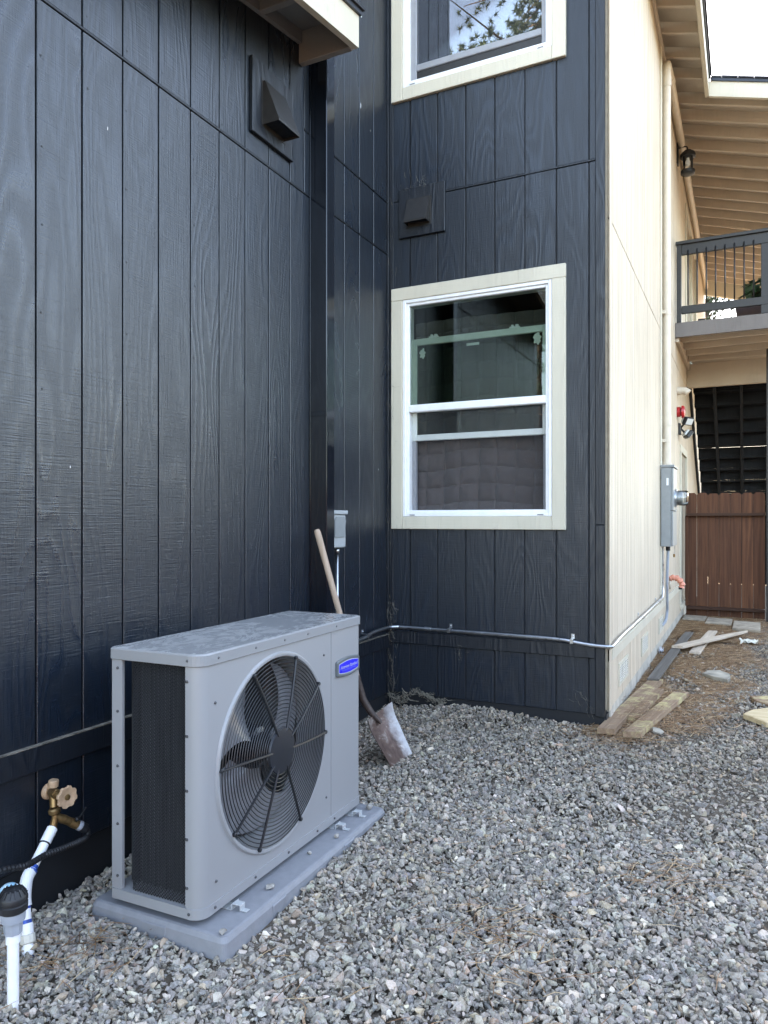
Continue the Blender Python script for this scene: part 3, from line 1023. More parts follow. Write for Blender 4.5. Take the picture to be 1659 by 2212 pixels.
# ------------------------------------------------------------------ exhaust vents
def vent(axis, plane, b, hood, prot, label):
    a0, a1, z0, z1 = b
    ctr = wall_pt(axis, plane, (a0 + a1) / 2, z0, .02)
    t = thing('exhaust_vent', label, 'vent', ctr, 'square exhaust vents on the black walls')
    m = MB(); wall_box(m, axis, plane, (a0, a1, z0, z1), .012, .034, .003); m.build('backing_board', MAT['blacktrim'], t)
    h0, h1, q0, q1 = hood
    p = lambda u, w, a: wall_pt(axis, plane, a, w, u)
    m = MB()
    th = .003
    # wedge hood: two triangular cheeks and a sloping top, open below
    for aa in (h0, h1 - th):
        m.prism([(.035, q0), (prot, q0), (prot, q0 + .012), (.035 + .012, q1), (.035, q1)], aa, aa + th, p)
    m.prism([(prot, q0 + .001), (prot, q0 + .013), (.047, q1 + .003), (.047, q1 - .009)], h0 + th, h1 - th, p)
    m.build('hood', MAT['railpaint'], t)
    m = MB(); wall_box(m, axis, plane, (h0 + .004, h1 - .004, q0 + .012, q0 + .016), .036, prot - .02, 0); m.build('damper_flap', MAT['blacktrim'], t)
    m = MB(); wall_box(m, axis, plane, (h0 - .012, h1 + .012, q0 - .012, q1 + .012), .0342, .0362, 0); m.build('flange', MAT['railpaint'], t)


vent('x', XL, (3.055, 3.43, 1.980, 2.367), (3.141, 3.337, 2.05, 2.276), .134, 'black vent hood on a square board high on the left wall beneath the roof edge')
vent('y', YB, (-2.18, -1.837, 1.965, 2.305), (-2.11, -1.944, 2.04, 2.213), .105, 'black vent hood on a square board above the lower window')

# ------------------------------------------------------------------ equipment pad and heat pump
AZ = .0150
PAD_T = -1.335
pad = thing('equipment_pad', 'flat grey plastic pad under the heat pump', 'pad', (-1.60, 1.889, -1.43), rot=(0, 0, AZ))
pb = MB()
o = [(-.475, -.012), (.112, -.012), (.112, 1.19), (-.475, 1.19)]


def round_poly(x0, x1, y0, y1, r, n=5):
    pts = []
    for (cx_, cy_, a0) in ((x1 - r, y0 + r, -90), (x1 - r, y1 - r, 0), (x0 + r, y1 - r, 90), (x0 + r, y0 + r, 180)):
        for k in range(n + 1):
            a = R(a0 + 90 * k / n)
            pts.append((cx_ + r * math.cos(a), cy_ + r * math.sin(a)))
    return pts


def loft(mb, layers, smooth=False, capb=True, capt=True):
    """layers of equal-length point loops"""
    n = len(layers[0])
    vs_ = [p for l in layers for p in l]
    fs = [(i * n + k, i * n + (k + 1) % n, (i + 1) * n + (k + 1) % n, (i + 1) * n + k) for i in range(len(layers) - 1) for k in range(n)]
    mb.add(vs_, fs, smooth)
    if capb: mb.add(layers[0], [tuple(range(n))[::-1]])
    if capt: mb.add(layers[-1], [tuple(range(n))])


PT = PAD_T + 1.43
lay = []
for (ins, z) in ((-.012, 0), (-.004, PT - .018), (0, PT - .010), (.004, PT - .003), (.012, PT)):
    lay.append([(x, y, z) for x, y in round_poly(-.470 + ins, .108 - ins, -.010 + ins, 1.185 - ins, .022)])
loft(pb, lay)
pb.build('slab', MAT['padgrey'], pad)
for yy in (.25, .78):
    m_ = MB(); m_.box((.105, yy, .008), (.1165, yy + .09, PT - .016), .003); m_.build('grip_tab', MAT['padgrey'], pad)
m_ = MB(); m_.box((-.24, -.0185, .008), (-.13, -.006, PT - .016), .003); m_.build('grip_tab', MAT['padgrey'], pad)

HZ = -1.312
H, LN, DP = .872, 1.133, .388
hp = thing('heat_pump', 'grey outdoor heat pump with a round fan grille and blue badge', 'heat pump', (-1.598, 1.889, HZ), rot=(0, 0, AZ))
RC = .045


def outline(x0, x1, y0, y1, r_front, r_back=.012, n=6):
    pts = []
    for (cx_, cy_, a0, r) in ((x1 - r_front, y0 + r_front, -90, r_front), (x1 - .02, y1 - .02, 0, .02), (x0 + r_back, y1 - r_back, 90, r_back), (x0 + r_back, y0 + r_back, 180, r_back)):
        for k in range(n + 1):
            a = R(a0 + 90 * k / n)
            pts.append((cx_ + r * math.cos(a), cy_ + r * math.sin(a)))
    return pts


# base pan and top cover
bp = MB()
loft(bp, [[(x, y, z) for x, y in outline(-DP - .003, .004, -.004, LN + .003, RC + .004)] for z in (0, .034)])
bp.build('base_pan', MAT['acpaint'], hp)
tc = MB()
lay = []
for ins, z in ((.0, H - .042), (-.002, H - .040), (-.002, H - .006), (.002, H - .001), (.008, H)):
    lay.append([(x, y, z) for x, y in outline(-DP - .004 + ins, .005 - ins, -.005 + ins, LN + .004 - ins, RC + .006)])
loft(tc, lay, capb=True)
tc.build('top_cover', MAT['actop'], hp)

FY, FZC, FR = .446, .438, .345
SEAM = .861
Zb, Zt = .034, H - .040
# front panel with the round opening
fp = MB()
angs = sorted(set([2 * math.pi * k / 96 for k in range(96)] + [math.atan2(z - FZC, y - FY) % (2 * math.pi) for y in (RC, SEAM) for z in (Zb, Zt)]))
def rect_hit(a):
    c_, s_ = math.cos(a), math.sin(a)
    t = 1e9
    if c_ > 1e-9: t = min(t, (SEAM - FY) / c_)
    if c_ < -1e-9: t = min(t, (RC - FY) / c_)
    if s_ > 1e-9: t = min(t, (Zt - FZC) / s_)
    if s_ < -1e-9: t = min(t, (Zb - FZC) / s_)
    return (0, FY + c_ * t, FZC + s_ * t)
rings_ = [[rect_hit(a) for a in angs]]
for (x, r) in ((0, .372), (.003, .369), (.0075, .366), (.0085, .361), (.006, .354), (-.004, .349), (-.022, .346)):
    rings_.append([(x, FY + r * math.cos(a), FZC + r * math.sin(a)) for a in angs])
n = len(angs)
fp.add([p for l in rings_[:2] for p in l], [(k, (k + 1) % n, n + (k + 1) % n, n + k) for k in range(n)])
fp.add([p for l in rings_[1:] for p in l], [(i * n + k, i * n + (k + 1) % n, (i + 1) * n + (k + 1) % n, (i + 1) * n + k) for i in range(len(rings_) - 2) for k in range(n)], True)
arc = [(-RC + RC * math.cos(R(a)), RC - RC * math.sin(R(a))) for a in range(0, 91, 10)] + [(-.063, 0), (-.063, .012)]
fp.add([(x, y, z) for z in (Zb, Zt) for x, y in arc], [(k, k + 1, len(arc) + k + 1, len(arc) + k) for k in range(len(arc) - 1)], True)
fp.build('front_panel', MAT['acpaint'], hp)
# service panel beside it, wrapping the far end
sp = MB()
pr = [(-.006, SEAM + .003), (0, SEAM + .004), (0, LN - .014), (-.004, LN - .004), (-.014, LN), (-DP, LN), (-DP, LN - .02)]
sp.add([(x, y, z) for z in (Zb, Zt) for x, y in pr], [(k, k + 1, len(pr) + k + 1, len(pr) + k) for k in range(len(pr) - 1)])
sp.build('service_panel', MAT['acpaint'], hp)
# venturi ring behind the opening
ve = MB()
prof = [(-.022, .3455), (-.05, .342), (-.09, .338), (-.125, .337)]
nn = 96
vs_ = [(x, FY + r * math.cos(2 * math.pi * k / nn), FZC + r * math.sin(2 * math.pi * k / nn)) for x, r in prof for k in range(nn)]
ve.add(vs_, [(i * nn + k, i * nn + (k + 1) % nn, (i + 1) * nn + (k + 1) % nn, (i + 1) * nn + k) for i in range(len(prof) - 1) for k in range(nn)], True)
ve.build('fan_shroud', MAT['acpaint'], hp)
# inside: divider and coil
cb = MB()
cb.box((-.37, SEAM - .01, .036), (-.02, SEAM - .002, H - .05))
cb.build('divider', MAT['acpaint'], hp)
co = MB()
co.box((-.355, .06, .04), (-.335, SEAM - .02, H - .05))
for k in range(14):
    xx = -.30 + k * .017
    co.box((xx, .055, .04), (xx + .004, .075, H - .05))
co.box((-.33, .075, .04), (-.08, .085, H - .05))
co.build('coil', simple('dull_aluminium_fins', (.085, .09, .095), .5, .4, var=.4, scale=30, bump=.1, stretch=(1, 1, .15)), hp)
# back-left corner post (angle section)
cp = MB()
cp.box((-DP, 0, .034), (-DP + .046, .003, H - .041), .001)
cp.box((-DP, .003, .034), (-DP + .003, .05, H - .041), .001)
cp.box((-DP + .043, .003, .034), (-DP + .046, .014, H - .041), .001)
cp.build('corner_post', MAT['acpaint'], hp)
# diamond mesh guard over the coil end, rounding the back corner
mg = MB()
path = [(-.064 - .004 * k, .013) for k in range(0, 57)]
cx0, cy0, rr_ = path[-1][0], .013 + .036, .036
path += [(cx0 - rr_ * math.sin(R(a)), cy0 - rr_ * math.cos(R(a))) for a in range(6, 91, 6)]
path += [(path[-1][0], cy0 + .02 * k) for k in range(1, 38)]
cum = [0]
for i in range(1, len(path)):
    cum.append(cum[-1] + math.dist(path[i], path[i - 1]))
def on_path(s_):
    s_ = min(max(s_, 0), cum[-1])
    i = int(np.searchsorted(cum, s_, side='right') - 1)
    i = min(i, len(path) - 2)
    t = (s_ - cum[i]) / max(1e-9, cum[i + 1] - cum[i])
    return (path[i][0] + (path[i + 1][0] - path[i][0]) * t, path[i][1] + (path[i + 1][1] - path[i][1]) * t)
mz0, mz1, S_ = .036, H - .043, .36
pitch, wd = .0120, .0036
k = -int((mz1 - mz0) / pitch) - 1
while k * pitch < S_:
    for sg in (1, -1):
        s0 = k * pitch
        st_, en = max(0, s0), min(S_, s0 + (mz1 - mz0))
        if en - st_ < .002: continue
        cnt = max(2, int((en - st_) / .022) + 1)
        vs_ = []
        for i in range(cnt):
            s_ = st_ + (en - st_) * i / (cnt - 1)
            z = mz0 + (s_ - s0) if sg == 1 else mz1 - (s_ - s0)
            x, y = on_path(s_)
            for dz, dd in ((-wd / 1.4, 0), (0, -.0016), (wd / 1.4, 0)):
                vs_.append((x, y + dd + (.0008 if sg == 1 else 0), z + dz))
        mg.add(vs_, [(i * 3 + j, i * 3 + j + 1, i * 3 + j + 4, i * 3 + j + 3) for i in range(cnt - 1) for j in (0, 1)])
    k += 1
mg.build('mesh_guard', MAT['meshg'], hp, fix=False)
# fan behind the grille
fan = part('fan', hp)
for b_ in range(3):
    bl = MB()
    a0 = R(118 + 120 * b_)
    nr, na = 9, 12
    vs_ = []
    for layer in (0, 1):
        for i in range(nr):
            r = .075 + (.322 - .075) * i / (nr - 1)
            half = R(30 + 22 * (i / (nr - 1)))
            swp = R(26) * (i / (nr - 1)) ** 1.5
            for j in range(na):
                t = j / (na - 1)
                a = a0 + swp + (t - .5) * 2 * half
                x = -.118 + .075 * (t - .5) * (1.15 - .3 * i / nr) + .012 * math.sin(math.pi * t) + (-.003 if layer else 0)
                vs_.append((x, FY + r * math.cos(a), FZC + r * math.sin(a)))
    m2 = nr * na
    fs = [(i * na + j, i * na + j + 1, (i + 1) * na + j + 1, (i + 1) * na + j) for i in range(nr - 1) for j in range(na - 1)]
    fs += [tuple(m2 + q for q in f[::-1]) for f in fs]
    bl.add(vs_, fs, True)
    bl.build('blade', MAT['blade'], fan)
hb = MB(); hb.lathe((-.18, FY, FZC), (1, 0, 0), [(0, .085), (.08, .085), (.10, .078), (.108, .06)], 32); hb.build('motor', MAT['duct'], fan)
# wire guard: concentric rings, spokes, hub disc
wg = MB()
def torus(mb, x, r, t, n1=72, n2=5):
    vs_ = []
    for i in range(n1):
        a = 2 * math.pi * i / n1
        for j in range(n2):
            b = 2 * math.pi * j / n2
            rr = r + t * math.cos(b)
            vs_.append((x + t * math.sin(b), FY + rr * math.cos(a), FZC + rr * math.sin(a)))
    mb.add(vs_, [(i * n2 + j, i * n2 + (j + 1) % n2, ((i + 1) % n1) * n2 + (j + 1) % n2, ((i + 1) % n1) * n2 + j) for i in range(n1) for j in range(n2)], True)
dome = lambda r: .022 - .014 * (r / .35) ** 2
for k in range(19):
    r = .089 + k * .0142
    torus(wg, dome(r), r, .0020)
wg.build('wire_rings', MAT['wire'], hp)
for k, a in enumerate((69, 116, 174, 216, 247, 294, 355, 32)):
    sk_ = MB()
    aa = R(a)
    pts = []
    for i in range(12):
        r = .07 + (.352 - .07) * i / 11
        bend = R(1.5) * (i / 11)
        pts.append((dome(r) + .004, FY + r * math.cos(aa + bend), FZC + r * math.sin(aa + bend)))
    sk_.tube(pts, .0052, 6)
    e = pts[-1]
    sk_.lathe((e[0] - .006, e[1], e[2]), (1, 0, 0), [(0, .008), (.010, .008), (.012, .005)], 10)
    sk_.build('spoke', MAT['wire'], hp)
hd = MB(); hd.lathe((.012, FY, FZC), (1, 0, 0), [(0, .080), (.010, .086), (.014, .084), (.017, .065), (.018, .001)], 40); hd.build('guard_hub', MAT['acdark'], hp)
# badge
bg_ = MB()
def badge_poly(y0, y1, z0, z1, bulge, r):
    pts = []
    for k in range(13):
        t = k / 12
        pts.append((y0 + r + (y1 - y0 - 2 * r) * t, z0 - bulge * math.sin(math.pi * t)))
    for a in (-60, -30, 0, 30, 60):
        pts.append((y1 - r + r * math.cos(R(a)), (z0 + r if a < 0 else z1 - r) + r * math.sin(R(a)) if a else (z0 + z1) / 2))
    for k in range(13):
        t = 1 - k / 12
        pts.append((y0 + r + (y1 - y0 - 2 * r) * t, z1 + bulge * math.sin(math.pi * t)))
    for a in (120, 150, 180, 210, 240):
        pts.append((y0 + r + r * math.cos(R(a)), (z1 - r if a < 180 else z0 + r) + r * math.sin(R(a)) if a != 180 else (z0 + z1) / 2))
    return pts
loft(bg_, [[(x, y, z) for y, z in badge_poly(.900 + i, 1.112 - i, .624 + i, .694 - i, .008, .012)] for i, x in ((0, .0005), (0, .008), (.004, .0115), (.010, .0115), (.013, .0095))], capb=False)
badge = bg_.build('badge', MAT['badgegrey'], hp)
b2 = MB(); loft(b2, [[(x, y, z) for y, z in badge_poly(.9135, 1.0985, .6375, .6805, .0075, .009)] for x in (.0096, .0108)]); b2.build('border', MAT['silver'], badge)
b3 = MB(); loft(b3, [[(x, y, z) for y, z in badge_poly(.9165, 1.0955, .6405, .6775, .0072, .008)] for x in (.0109, .0116)]); b3.build('plate', MAT['badgeblue'], badge)
for txt, y, z, size, shear in (('American Standard', 1.006, .6615, .0205, .35), ('HEATING & AIR CONDITIONING', 1.006, .6475, .0088, 0)):
    fc = bpy.data.curves.new('lettering', 'FONT')
    fc.body = txt
    fc.size = size
    fc.shear = shear
    fc.align_x = 'CENTER'
    fc.align_y = 'CENTER'
    fc.extrude = .0002
    fc.materials.append(MAT['silver'] if shear else MAT['paleblue'])
    tmp = bpy.data.objects.new('lettering', fc)
    lm_ = bpy.data.meshes.new_from_object(tmp)
    bpy.data.objects.remove(tmp)
    fo = bpy.data.objects.new('lettering', lm_)
    COL.objects.link(fo)
    fo.parent = badge
    fo.location = (.0120, y, z)
    fo.rotation_euler = (R(90), 0, R(90))
# screws
s0 = MB(); s0.lathe((0, 0, 0), (1, 0, 0), [(0, .0052), (.002, .0052), (.0045, .003)], 8)
s_front = s0.build('screw', MAT['screw'], hp)
s1 = MB(); s1.lathe((0, 0, 0), (0, -1, 0), [(0, .0052), (.002, .0052), (.0045, .003)], 8)
s_end = s1.build('screw', MAT['screw'], hp)
fr_pos = [(.005, y, H - .022) for y in (.085, .30, .49, .66, .90)] + [(.004, y, .018) for y in (.07, .30, .52, .74, .885)] + \
         [(.0, y, z) for y, z in ((.075, .70), (.08, .10), (.80, .74), (.82, .13))]
en_pos = [(-.05, -.005, H - .022)] + [(-.055, 0, z) for z in (.10, .26, .42, .60, .78)] + [(-.36, -.0005, z) for z in (.08, .26, .46, .65, .80)] + [(-.045, -.004, .018)]
s_front.location = fr_pos[0]
for p in fr_pos[1:]: dup(s_front, hp, p)
s_end.location = en_pos[0]
for p in en_pos[1:]: dup(s_end, hp, p)
sl_ = MB()
for z in (.10, .26, .42, .60, .78):
    sl_.box((-.066, -.0006, z - .004), (-.052, .001, z + .004), 0)
sl_.build('screw_slots', MAT['rubber'], hp, {'kind': 'stuff'})
# mounting feet
ft_z = PAD_T - HZ
for yy in (.135, .865, 1.02):
    f_ = MB()
    f_.box((-.05, yy, ft_z + .001), (.020, yy + .045, ft_z + .004), .0008)
    f_.box((.018, yy, ft_z + .004), (.0205, yy + .045, -.001), .0008)
    f_.box((.0205, yy + .008, -.004), (.052, yy + .037, -.001), .0008)
    f_.box((.0495, yy + .008, ft_z + .001), (.052, yy + .037, -.004), .0008)
    f_.box((.052, yy + .012, ft_z + .0008), (.075, yy + .033, ft_z + .004), .0008)
    f_.build('mounting_foot', MAT['boxlight'], hp)
f_ = MB()
for xx in (-.33, -.10):
    for yy in (.05, 1.0):
        f_.box((xx, yy, ft_z + .0005), (xx + .05, yy + .06, 0), .002)
f_.build('rubber_feet', MAT['rubber'], hp)


# loose stones lying on the pad
def stone_mesh(sc, seed, npt=16):
    rs = random.Random(seed)
    bm = bmesh.new()
    for _ in range(npt):
        v = Vector((rs.gauss(0, 1), rs.gauss(0, 1), rs.gauss(0, 1))).normalized()
        bm.verts.new((v.x * sc[0], v.y * sc[1], v.z * sc[2]))
    bmesh.ops.convex_hull(bm, input=bm.verts)
    bmesh.ops.delete(bm, geom=[v for v in bm.verts if not v.link_faces], context='VERTS')
    bmesh.ops.triangulate(bm, faces=bm.faces)
    bm.verts.ensure_lookup_table(); bm.verts.index_update()
    vs_ = [tuple(v.co) for v in bm.verts]
    fs = [tuple(v.index for v in f.verts) for f in bm.faces]
    bm.free()
    return vs_, fs


for i, (x, y, sc, lab) in enumerate(((.055, .32, (.017, .022, .010), 'pale flat stone lying on the grey pad beneath the fan'),
                                     (.04, .62, (.010, .011, .007), 'small brown stone on the grey pad right of the pale flat stone'),
                                     (.065, .80, (.012, .015, .009), 'brown stone on the grey pad just before the bracket'),
                                     (.055, 1.13, (.017, .022, .013), 'grey stone at the far end of the grey pad'),
                                     (.085, .01, (.013, .016, .010), 'pinkish stone at the near corner of the grey pad'))):
    vs_, fs = stone_mesh(sc, 40 + i)
    zmin = min(p[2] for p in vs_)
    ca, sa_ = math.cos(AZ), math.sin(AZ)
    cx_, cy_ = -1.60 + x * ca - y * sa_, 1.889 + x * sa_ + y * ca
    m_ = MB(); m_.add([(p[0] + cx_, p[1] + cy_, p[2] - zmin + PAD_T) for p in vs_], fs)
    tag(m_.build('pebble', MAT['pebble']), lab, 'stone', 'loose stones on the pad')

# ------------------------------------------------------------------ shovel
top = Vector((-2.150, 3.515, -.05))
sock = Vector((-1.925, 3.640, -1.000))
sh = thing('shovel', 'square shovel with wooden handle and rusty blade leaning behind the heat pump', 'shovel', (-1.71, 3.68, -1.33))
hd_ = MB()
dv = (sock - top)
pts = [top + dv * t for t in (0, .006, .02, .05, .3, .6, .9)]
hd_.tube(pts, [.010, .0155, .0185, .019, .0175, .017, .0175], 14)
hd_.build('handle', MAT['handle'], sh)
neck = [top + dv * .86, top + dv * .93, sock, sock + Vector((.045, .015, -.075)), sock + Vector((.10, .03, -.13))]
nk = MB(); nk.tube(neck, [.0195, .0205, .021, .020, .010], 14); nk.build('socket', MAT['socket'], sh)
# blade: dished plate; corners from the photo
tipN, tipF = Vector((-1.715, 3.545, -1.325)), Vector((-1.705, 3.80, -1.325))
shN, shF = Vector((-1.875, 3.505, -1.115)), Vector((-1.870, 3.79, -1.075))
bl = MB()
nu_, nv_ = 17, 13
nrm = ((tipF - tipN).cross(shN - tipN)).normalized()
if nrm.x < 0: nrm = -nrm
front, back = [], []
for j in range(nv_):
    for i in range(nu_):
        u, v_ = i / (nu_ - 1), j / (nv_ - 1)
        p = (tipN.lerp(tipF, u)).lerp(shN.lerp(shF, u), v_)
        e = abs(2 * u - 1)
        rise_ = .050 * e ** 2.6 * (.25 + .75 * v_) * 1.0
        top_up = .018 * max(0, v_ - .8) / .2
        p = p + nrm * (rise_ + top_up - .012 * (1 - e ** 2) * v_)
        front.append(p + nrm * .0012)
        back.append(p - nrm * .0012)
fs = [(j * nu_ + i, j * nu_ + i + 1, (j + 1) * nu_ + i + 1, (j + 1) * nu_ + i) for j in range(nv_ - 1) for i in range(nu_ - 1)]
bl.add(front, fs, True)
bl.add(back, [f[::-1] for f in fs], True)
rim = [i for i in range(nu_)] + [j * nu_ + nu_ - 1 for j in range(1, nv_)] + [(nv_ - 1) * nu_ + i for i in range(nu_ - 2, -1, -1)] + [j * nu_ for j in range(nv_ - 2, 0, -1)]
bl.add([front[i] for i in rim] + [back[i] for i in rim], [(k, (k + 1) % len(rim), len(rim) + (k + 1) % len(rim), len(rim) + k) for k in range(len(rim))])
bl.build('blade', MAT['shovel'], sh)

# ------------------------------------------------------------------ small disconnect box with its drop conduit
db = thing('disconnect_box', 'small light grey electrical box on the black wall beside the glossy duct', 'electrical box', (XL + .03, 3.86, -.26))
y0, y1 = 3.770, 3.93
m_ = MB(); m_.box((XL + .013, y0, -.165), (XL + .085, y1, .035), .006); m_.build('body', MAT['boxlight'], db)
m_ = MB(); m_.box((XL + .0125, y0 - .006, .036), (XL + .098, y1 + .006, .060), .004); m_.build('lid', MAT['boxlight'], db)
m_ = MB(); m_.prism([(y0 + .015, -.10), (y1 - .03, -.10), (y1 - .015, .0), (y1 - .035, .022), (y0 + .035, .022), (y0 + .015, .0)], XL + .0855, XL + .094, lambda u, w, t: (t, u, w)); m_.build('cover_recess', MAT['boxgrey'], db)
m_ = MB(); m_.tube([(XL + .04, 3.902, -.166), (XL + .04, 3.902, -1.25)], .0105, 10); m_.build('drop_conduit', MAT['galv'], db)
m_ = MB(); m_.tube([(XL + .04, 3.902, -.166), (XL + .04, 3.902, -.205)], .0155, 10); m_.build('connector', MAT['galv'], db)


def smooth_path(pts, n=6):
    """Catmull-Rom through pts"""
    P = [Vector(p) for p in pts]
    out = []
    for i in range(len(P) - 1):
        p0, p1, p2, p3 = P[max(i - 1, 0)], P[i], P[i + 1], P[min(i + 2, len(P) - 1)]
        for k in range(n):
            t = k / n
            out.append(.5 * ((2 * p1) + (p2 - p0) * t + (2 * p0 - 5 * p1 + 4 * p2 - p3) * t * t + (3 * p1 - p0 - 3 * p2 + p3) * t ** 3))
    out.append(P[-1])
    return out


# ------------------------------------------------------------------ long metal conduit round the corner
cd = thing('conduit', 'thin shiny metal conduit running low round the black wall corner', 'conduit', (XR, YB, -.77))
xw, yw, xr = XL + .045, YB - .045, XR + .035
pth = [(xw, 3.30, -.800), (xw, 3.80, -.785), (xw, 4.20, -.770), (xw, 4.38, -.748), (xw + .008, 4.52, -.742)]
for a in (15, 40, 65, 85):
    pth.append((xw + .09 - .09 * math.cos(R(a)) + .008 * (1 - a / 90), yw - .09 + .09 * math.sin(R(a)), -.742))
pth += [(-2.0, yw, -.742), (-1.6, yw, -.744), (-1.25, yw, -.746), (-1.05, yw, -.750), (-.95, yw, -.762), (-.85, yw, -.772), (-.78, yw, -.774)]
pth += [(-.745, yw + .008, -.774), (xr - .004, yw + .035, -.773), (xr, yw + .07, -.768), (xr, 4.86, -.762), (xr, 5.2, -.758), (xr, 6.4, -.756), (xr, 7.45, -.752)]
pth += [(xr, 7.58, -.742), (xr, 7.66, -.70), (xr, 7.68, -.62), (xr, 7.68, -.262)]
m_ = MB(); m_.tube(smooth_path(pth, 4), .0118, 10); m_.build('pipe', MAT['galv'], cd)
for p0, p1 in (((-1.98, yw, -.742), (-1.93, yw, -.742)), ((xr, 5.42, -.757), (xr, 5.48, -.757)), ((xr, 7.68, -.56), (xr, 7.68, -.52))):
    m_ = MB(); m_.tube([p0, p1], .0148, 12); m_.build('coupling', MAT['galv'], cd)
for p, ax in (((-1.80, YB - .012, -.743), 'y'), ((-.98, YB - .012, -.756), 'y'), ((XL + .012, 4.28, -.76), 'x'), ((XR + .012, 6.0, -.756), 'x'), ((XR + .012, 7.2, -.754), 'x')):
    m_ = MB()
    if ax == 'y':
        m_.box((p[0] - .011, p[1] - .048, p[2] - .014), (p[0] + .011, p[1] - .046, p[2] + .014), .001)
        m_.box((p[0] - .011, p[1] - .048, p[2] + .0125), (p[0] + .011, p[1], p[2] + .0145), .0005)
        m_.box((p[0] - .011, p[1] - .0035, p[2] + .0146), (p[0] + .011, p[1], p[2] + .042), .0005)
        m_.lathe((p[0], p[1] - .0035, p[2] + .03), (0, -1, 0), [(0, .006), (.004, .006), (.006, .003)], 8)
    else:
        m_.box((p[0] + .046, p[1] - .011, p[2] - .014), (p[0] + .048, p[1] + .011, p[2] + .014), .001)
        m_.box((p[0], p[1] - .011, p[2] + .0125), (p[0] + .048, p[1] + .011, p[2] + .0145), .0005)
        m_.box((p[0], p[1] - .011, p[2] + .0146), (p[0] + .0035, p[1] + .011, p[2] + .042), .0005)
        m_.lathe((p[0] + .0035, p[1], p[2] + .03), (1, 0, 0), [(0, .006), (.004, .006), (.006, .003)], 8)
    m_.build('strap', MAT['galv'], cd)

# ------------------------------------------------------------------ meter box, mast pipe, flexible conduit
mb_ = thing('meter_box', 'tall grey electric meter box with round glass meter on the cream wall', 'meter box', (XR + .08, 7.83, -.256))
Y0, Y1, Z0, Z1, X1 = 7.62, 8.05, -.256, .515, XR + .131
m_ = MB(); m_.box((XR + .012, Y0, Z0), (X1 - .02, Y1, Z1), .004); m_.build('body', MAT['boxgrey'], mb_)
m_ = MB(); m_.box((X1 - .0195, Y0 + .004, Z0 + .004), (X1, Y1 - .004, .09), .005); m_.build('door', MAT['boxgrey'], mb_)
m_ = MB(); m_.box((X1 - .0195, Y0 + .004, .094), (X1 + .004, Y1 - .004, Z1 - .004), .005); m_.build('meter_cover', MAT['boxgrey'], mb_)
m_ = MB(); m_.box((XR + .012, Y0 - .006, Z1), (X1 + .012, Y1 + .006, Z1 + .024), .004); m_.build('cap', MAT['boxgrey'], mb_)
m_ = MB(); m_.box((X1 - .06, Y0 - .0015, .34), (X1 - .04, Y0, .41), 0); m_.build('sticker', MAT['sticker'], mb_)
mc = (X1 + .004, 7.83, .22)
m_ = MB(); m_.lathe(mc, (1, 0, 0), [(0, .088), (.018, .088), (.020, .078)], 28); ring = m_.build('meter_ring', MAT['galv'], mb_)
m_ = MB(); m_.lathe((mc[0] + .02, mc[1], mc[2]), (1, 0, 0), [(0, .074), (.085, .074), (.098, .066), (.101, .04), (.102, .001)], 28); m_.build('meter_glass', MAT['meterglass'], mb_)
m_ = MB(); m_.lathe((mc[0] + .02, mc[1], mc[2]), (1, 0, 0), [(0, .066), (.05, .066), (.052, .060), (.054, .02)], 24); m_.build('meter_dial', MAT['boxlight'], mb_)
m_ = MB(); m_.box((mc[0] + .02, 7.79, .165), (mc[0] + .062, 7.87, .195), .004); m_.build('meter_base', MAT['darkmetal'], mb_)
m_ = MB(); m_.box((X1 + .004, 7.80, .086), (X1 + .014, 7.86, .10), .003); m_.build('latch', MAT['galv'], mb_)
m_ = MB(); m_.lathe((XR + .06, 7.76, Z1 + .024), (0, 0, 1), [(0, .055), (.006, .055), (.01, .047), (.035, .047)], 20); m_.build('hub', MAT['pipetan'], mb_)

mp = thing('mast_pipe', 'tan pipe rising from the meter box and turning along under the eave', 'pipe', (XR + .06, 7.76, .55))
X_, Yp = XR + .06, 7.76
pth = [(X_, Yp, .56), (X_, Yp, 2.5), (X_, Yp, 4.44)]
m_ = MB(); m_.tube(pth, .040, 18); m_.build('riser', MAT['pipetan'], mp)
arcp = [(X_, Yp + .085 - .085 * math.cos(R(a)), 4.44 + .09 * math.sin(R(a)) * 1.1) for a in range(0, 91, 10)]
arcp += [(X_ + .004, Yp + .2, 4.541), (X_ + .006, 8.3, 4.545)]
m_ = MB(); m_.tube(arcp, .040, 18); m_.build('bend', MAT['pipetan'], mp)
m_ = MB(); m_.tube([(X_ + .006, 8.3, 4.545), (X_ + .006, 15.6, 4.53)], .040, 16); m_.build('run', MAT['pipetan'], mp)
for z in (4.33, .98):
    m_ = MB(); m_.tube([(X_, Yp, z - .05), (X_, Yp, z + .05)], .0445, 18); m_.build('sleeve', MAT['pipetan'], mp)
for y in (8.12, 10.6):
    m_ = MB(); m_.tube([(X_ + .006, y - .05, 4.544), (X_ + .006, y + .05, 4.544)], .0445, 18); m_.build('sleeve', MAT['pipetan'], mp)
for z in (2.04, .78):
    m_ = MB(); m_.tube([(X_, Yp, z - .015), (X_, Yp, z + .015)], .0425, 18)
    m_.box((XR + .011, Yp - .085, z - .013), (XR + .016, Yp + .085, z + .013), .001)
    m_.box((XR + .016, Yp - .085, z - .016), (XR + .06, Yp - .060, z + .016), .003)
    m_.build('strap', MAT['pipetan'], mp)

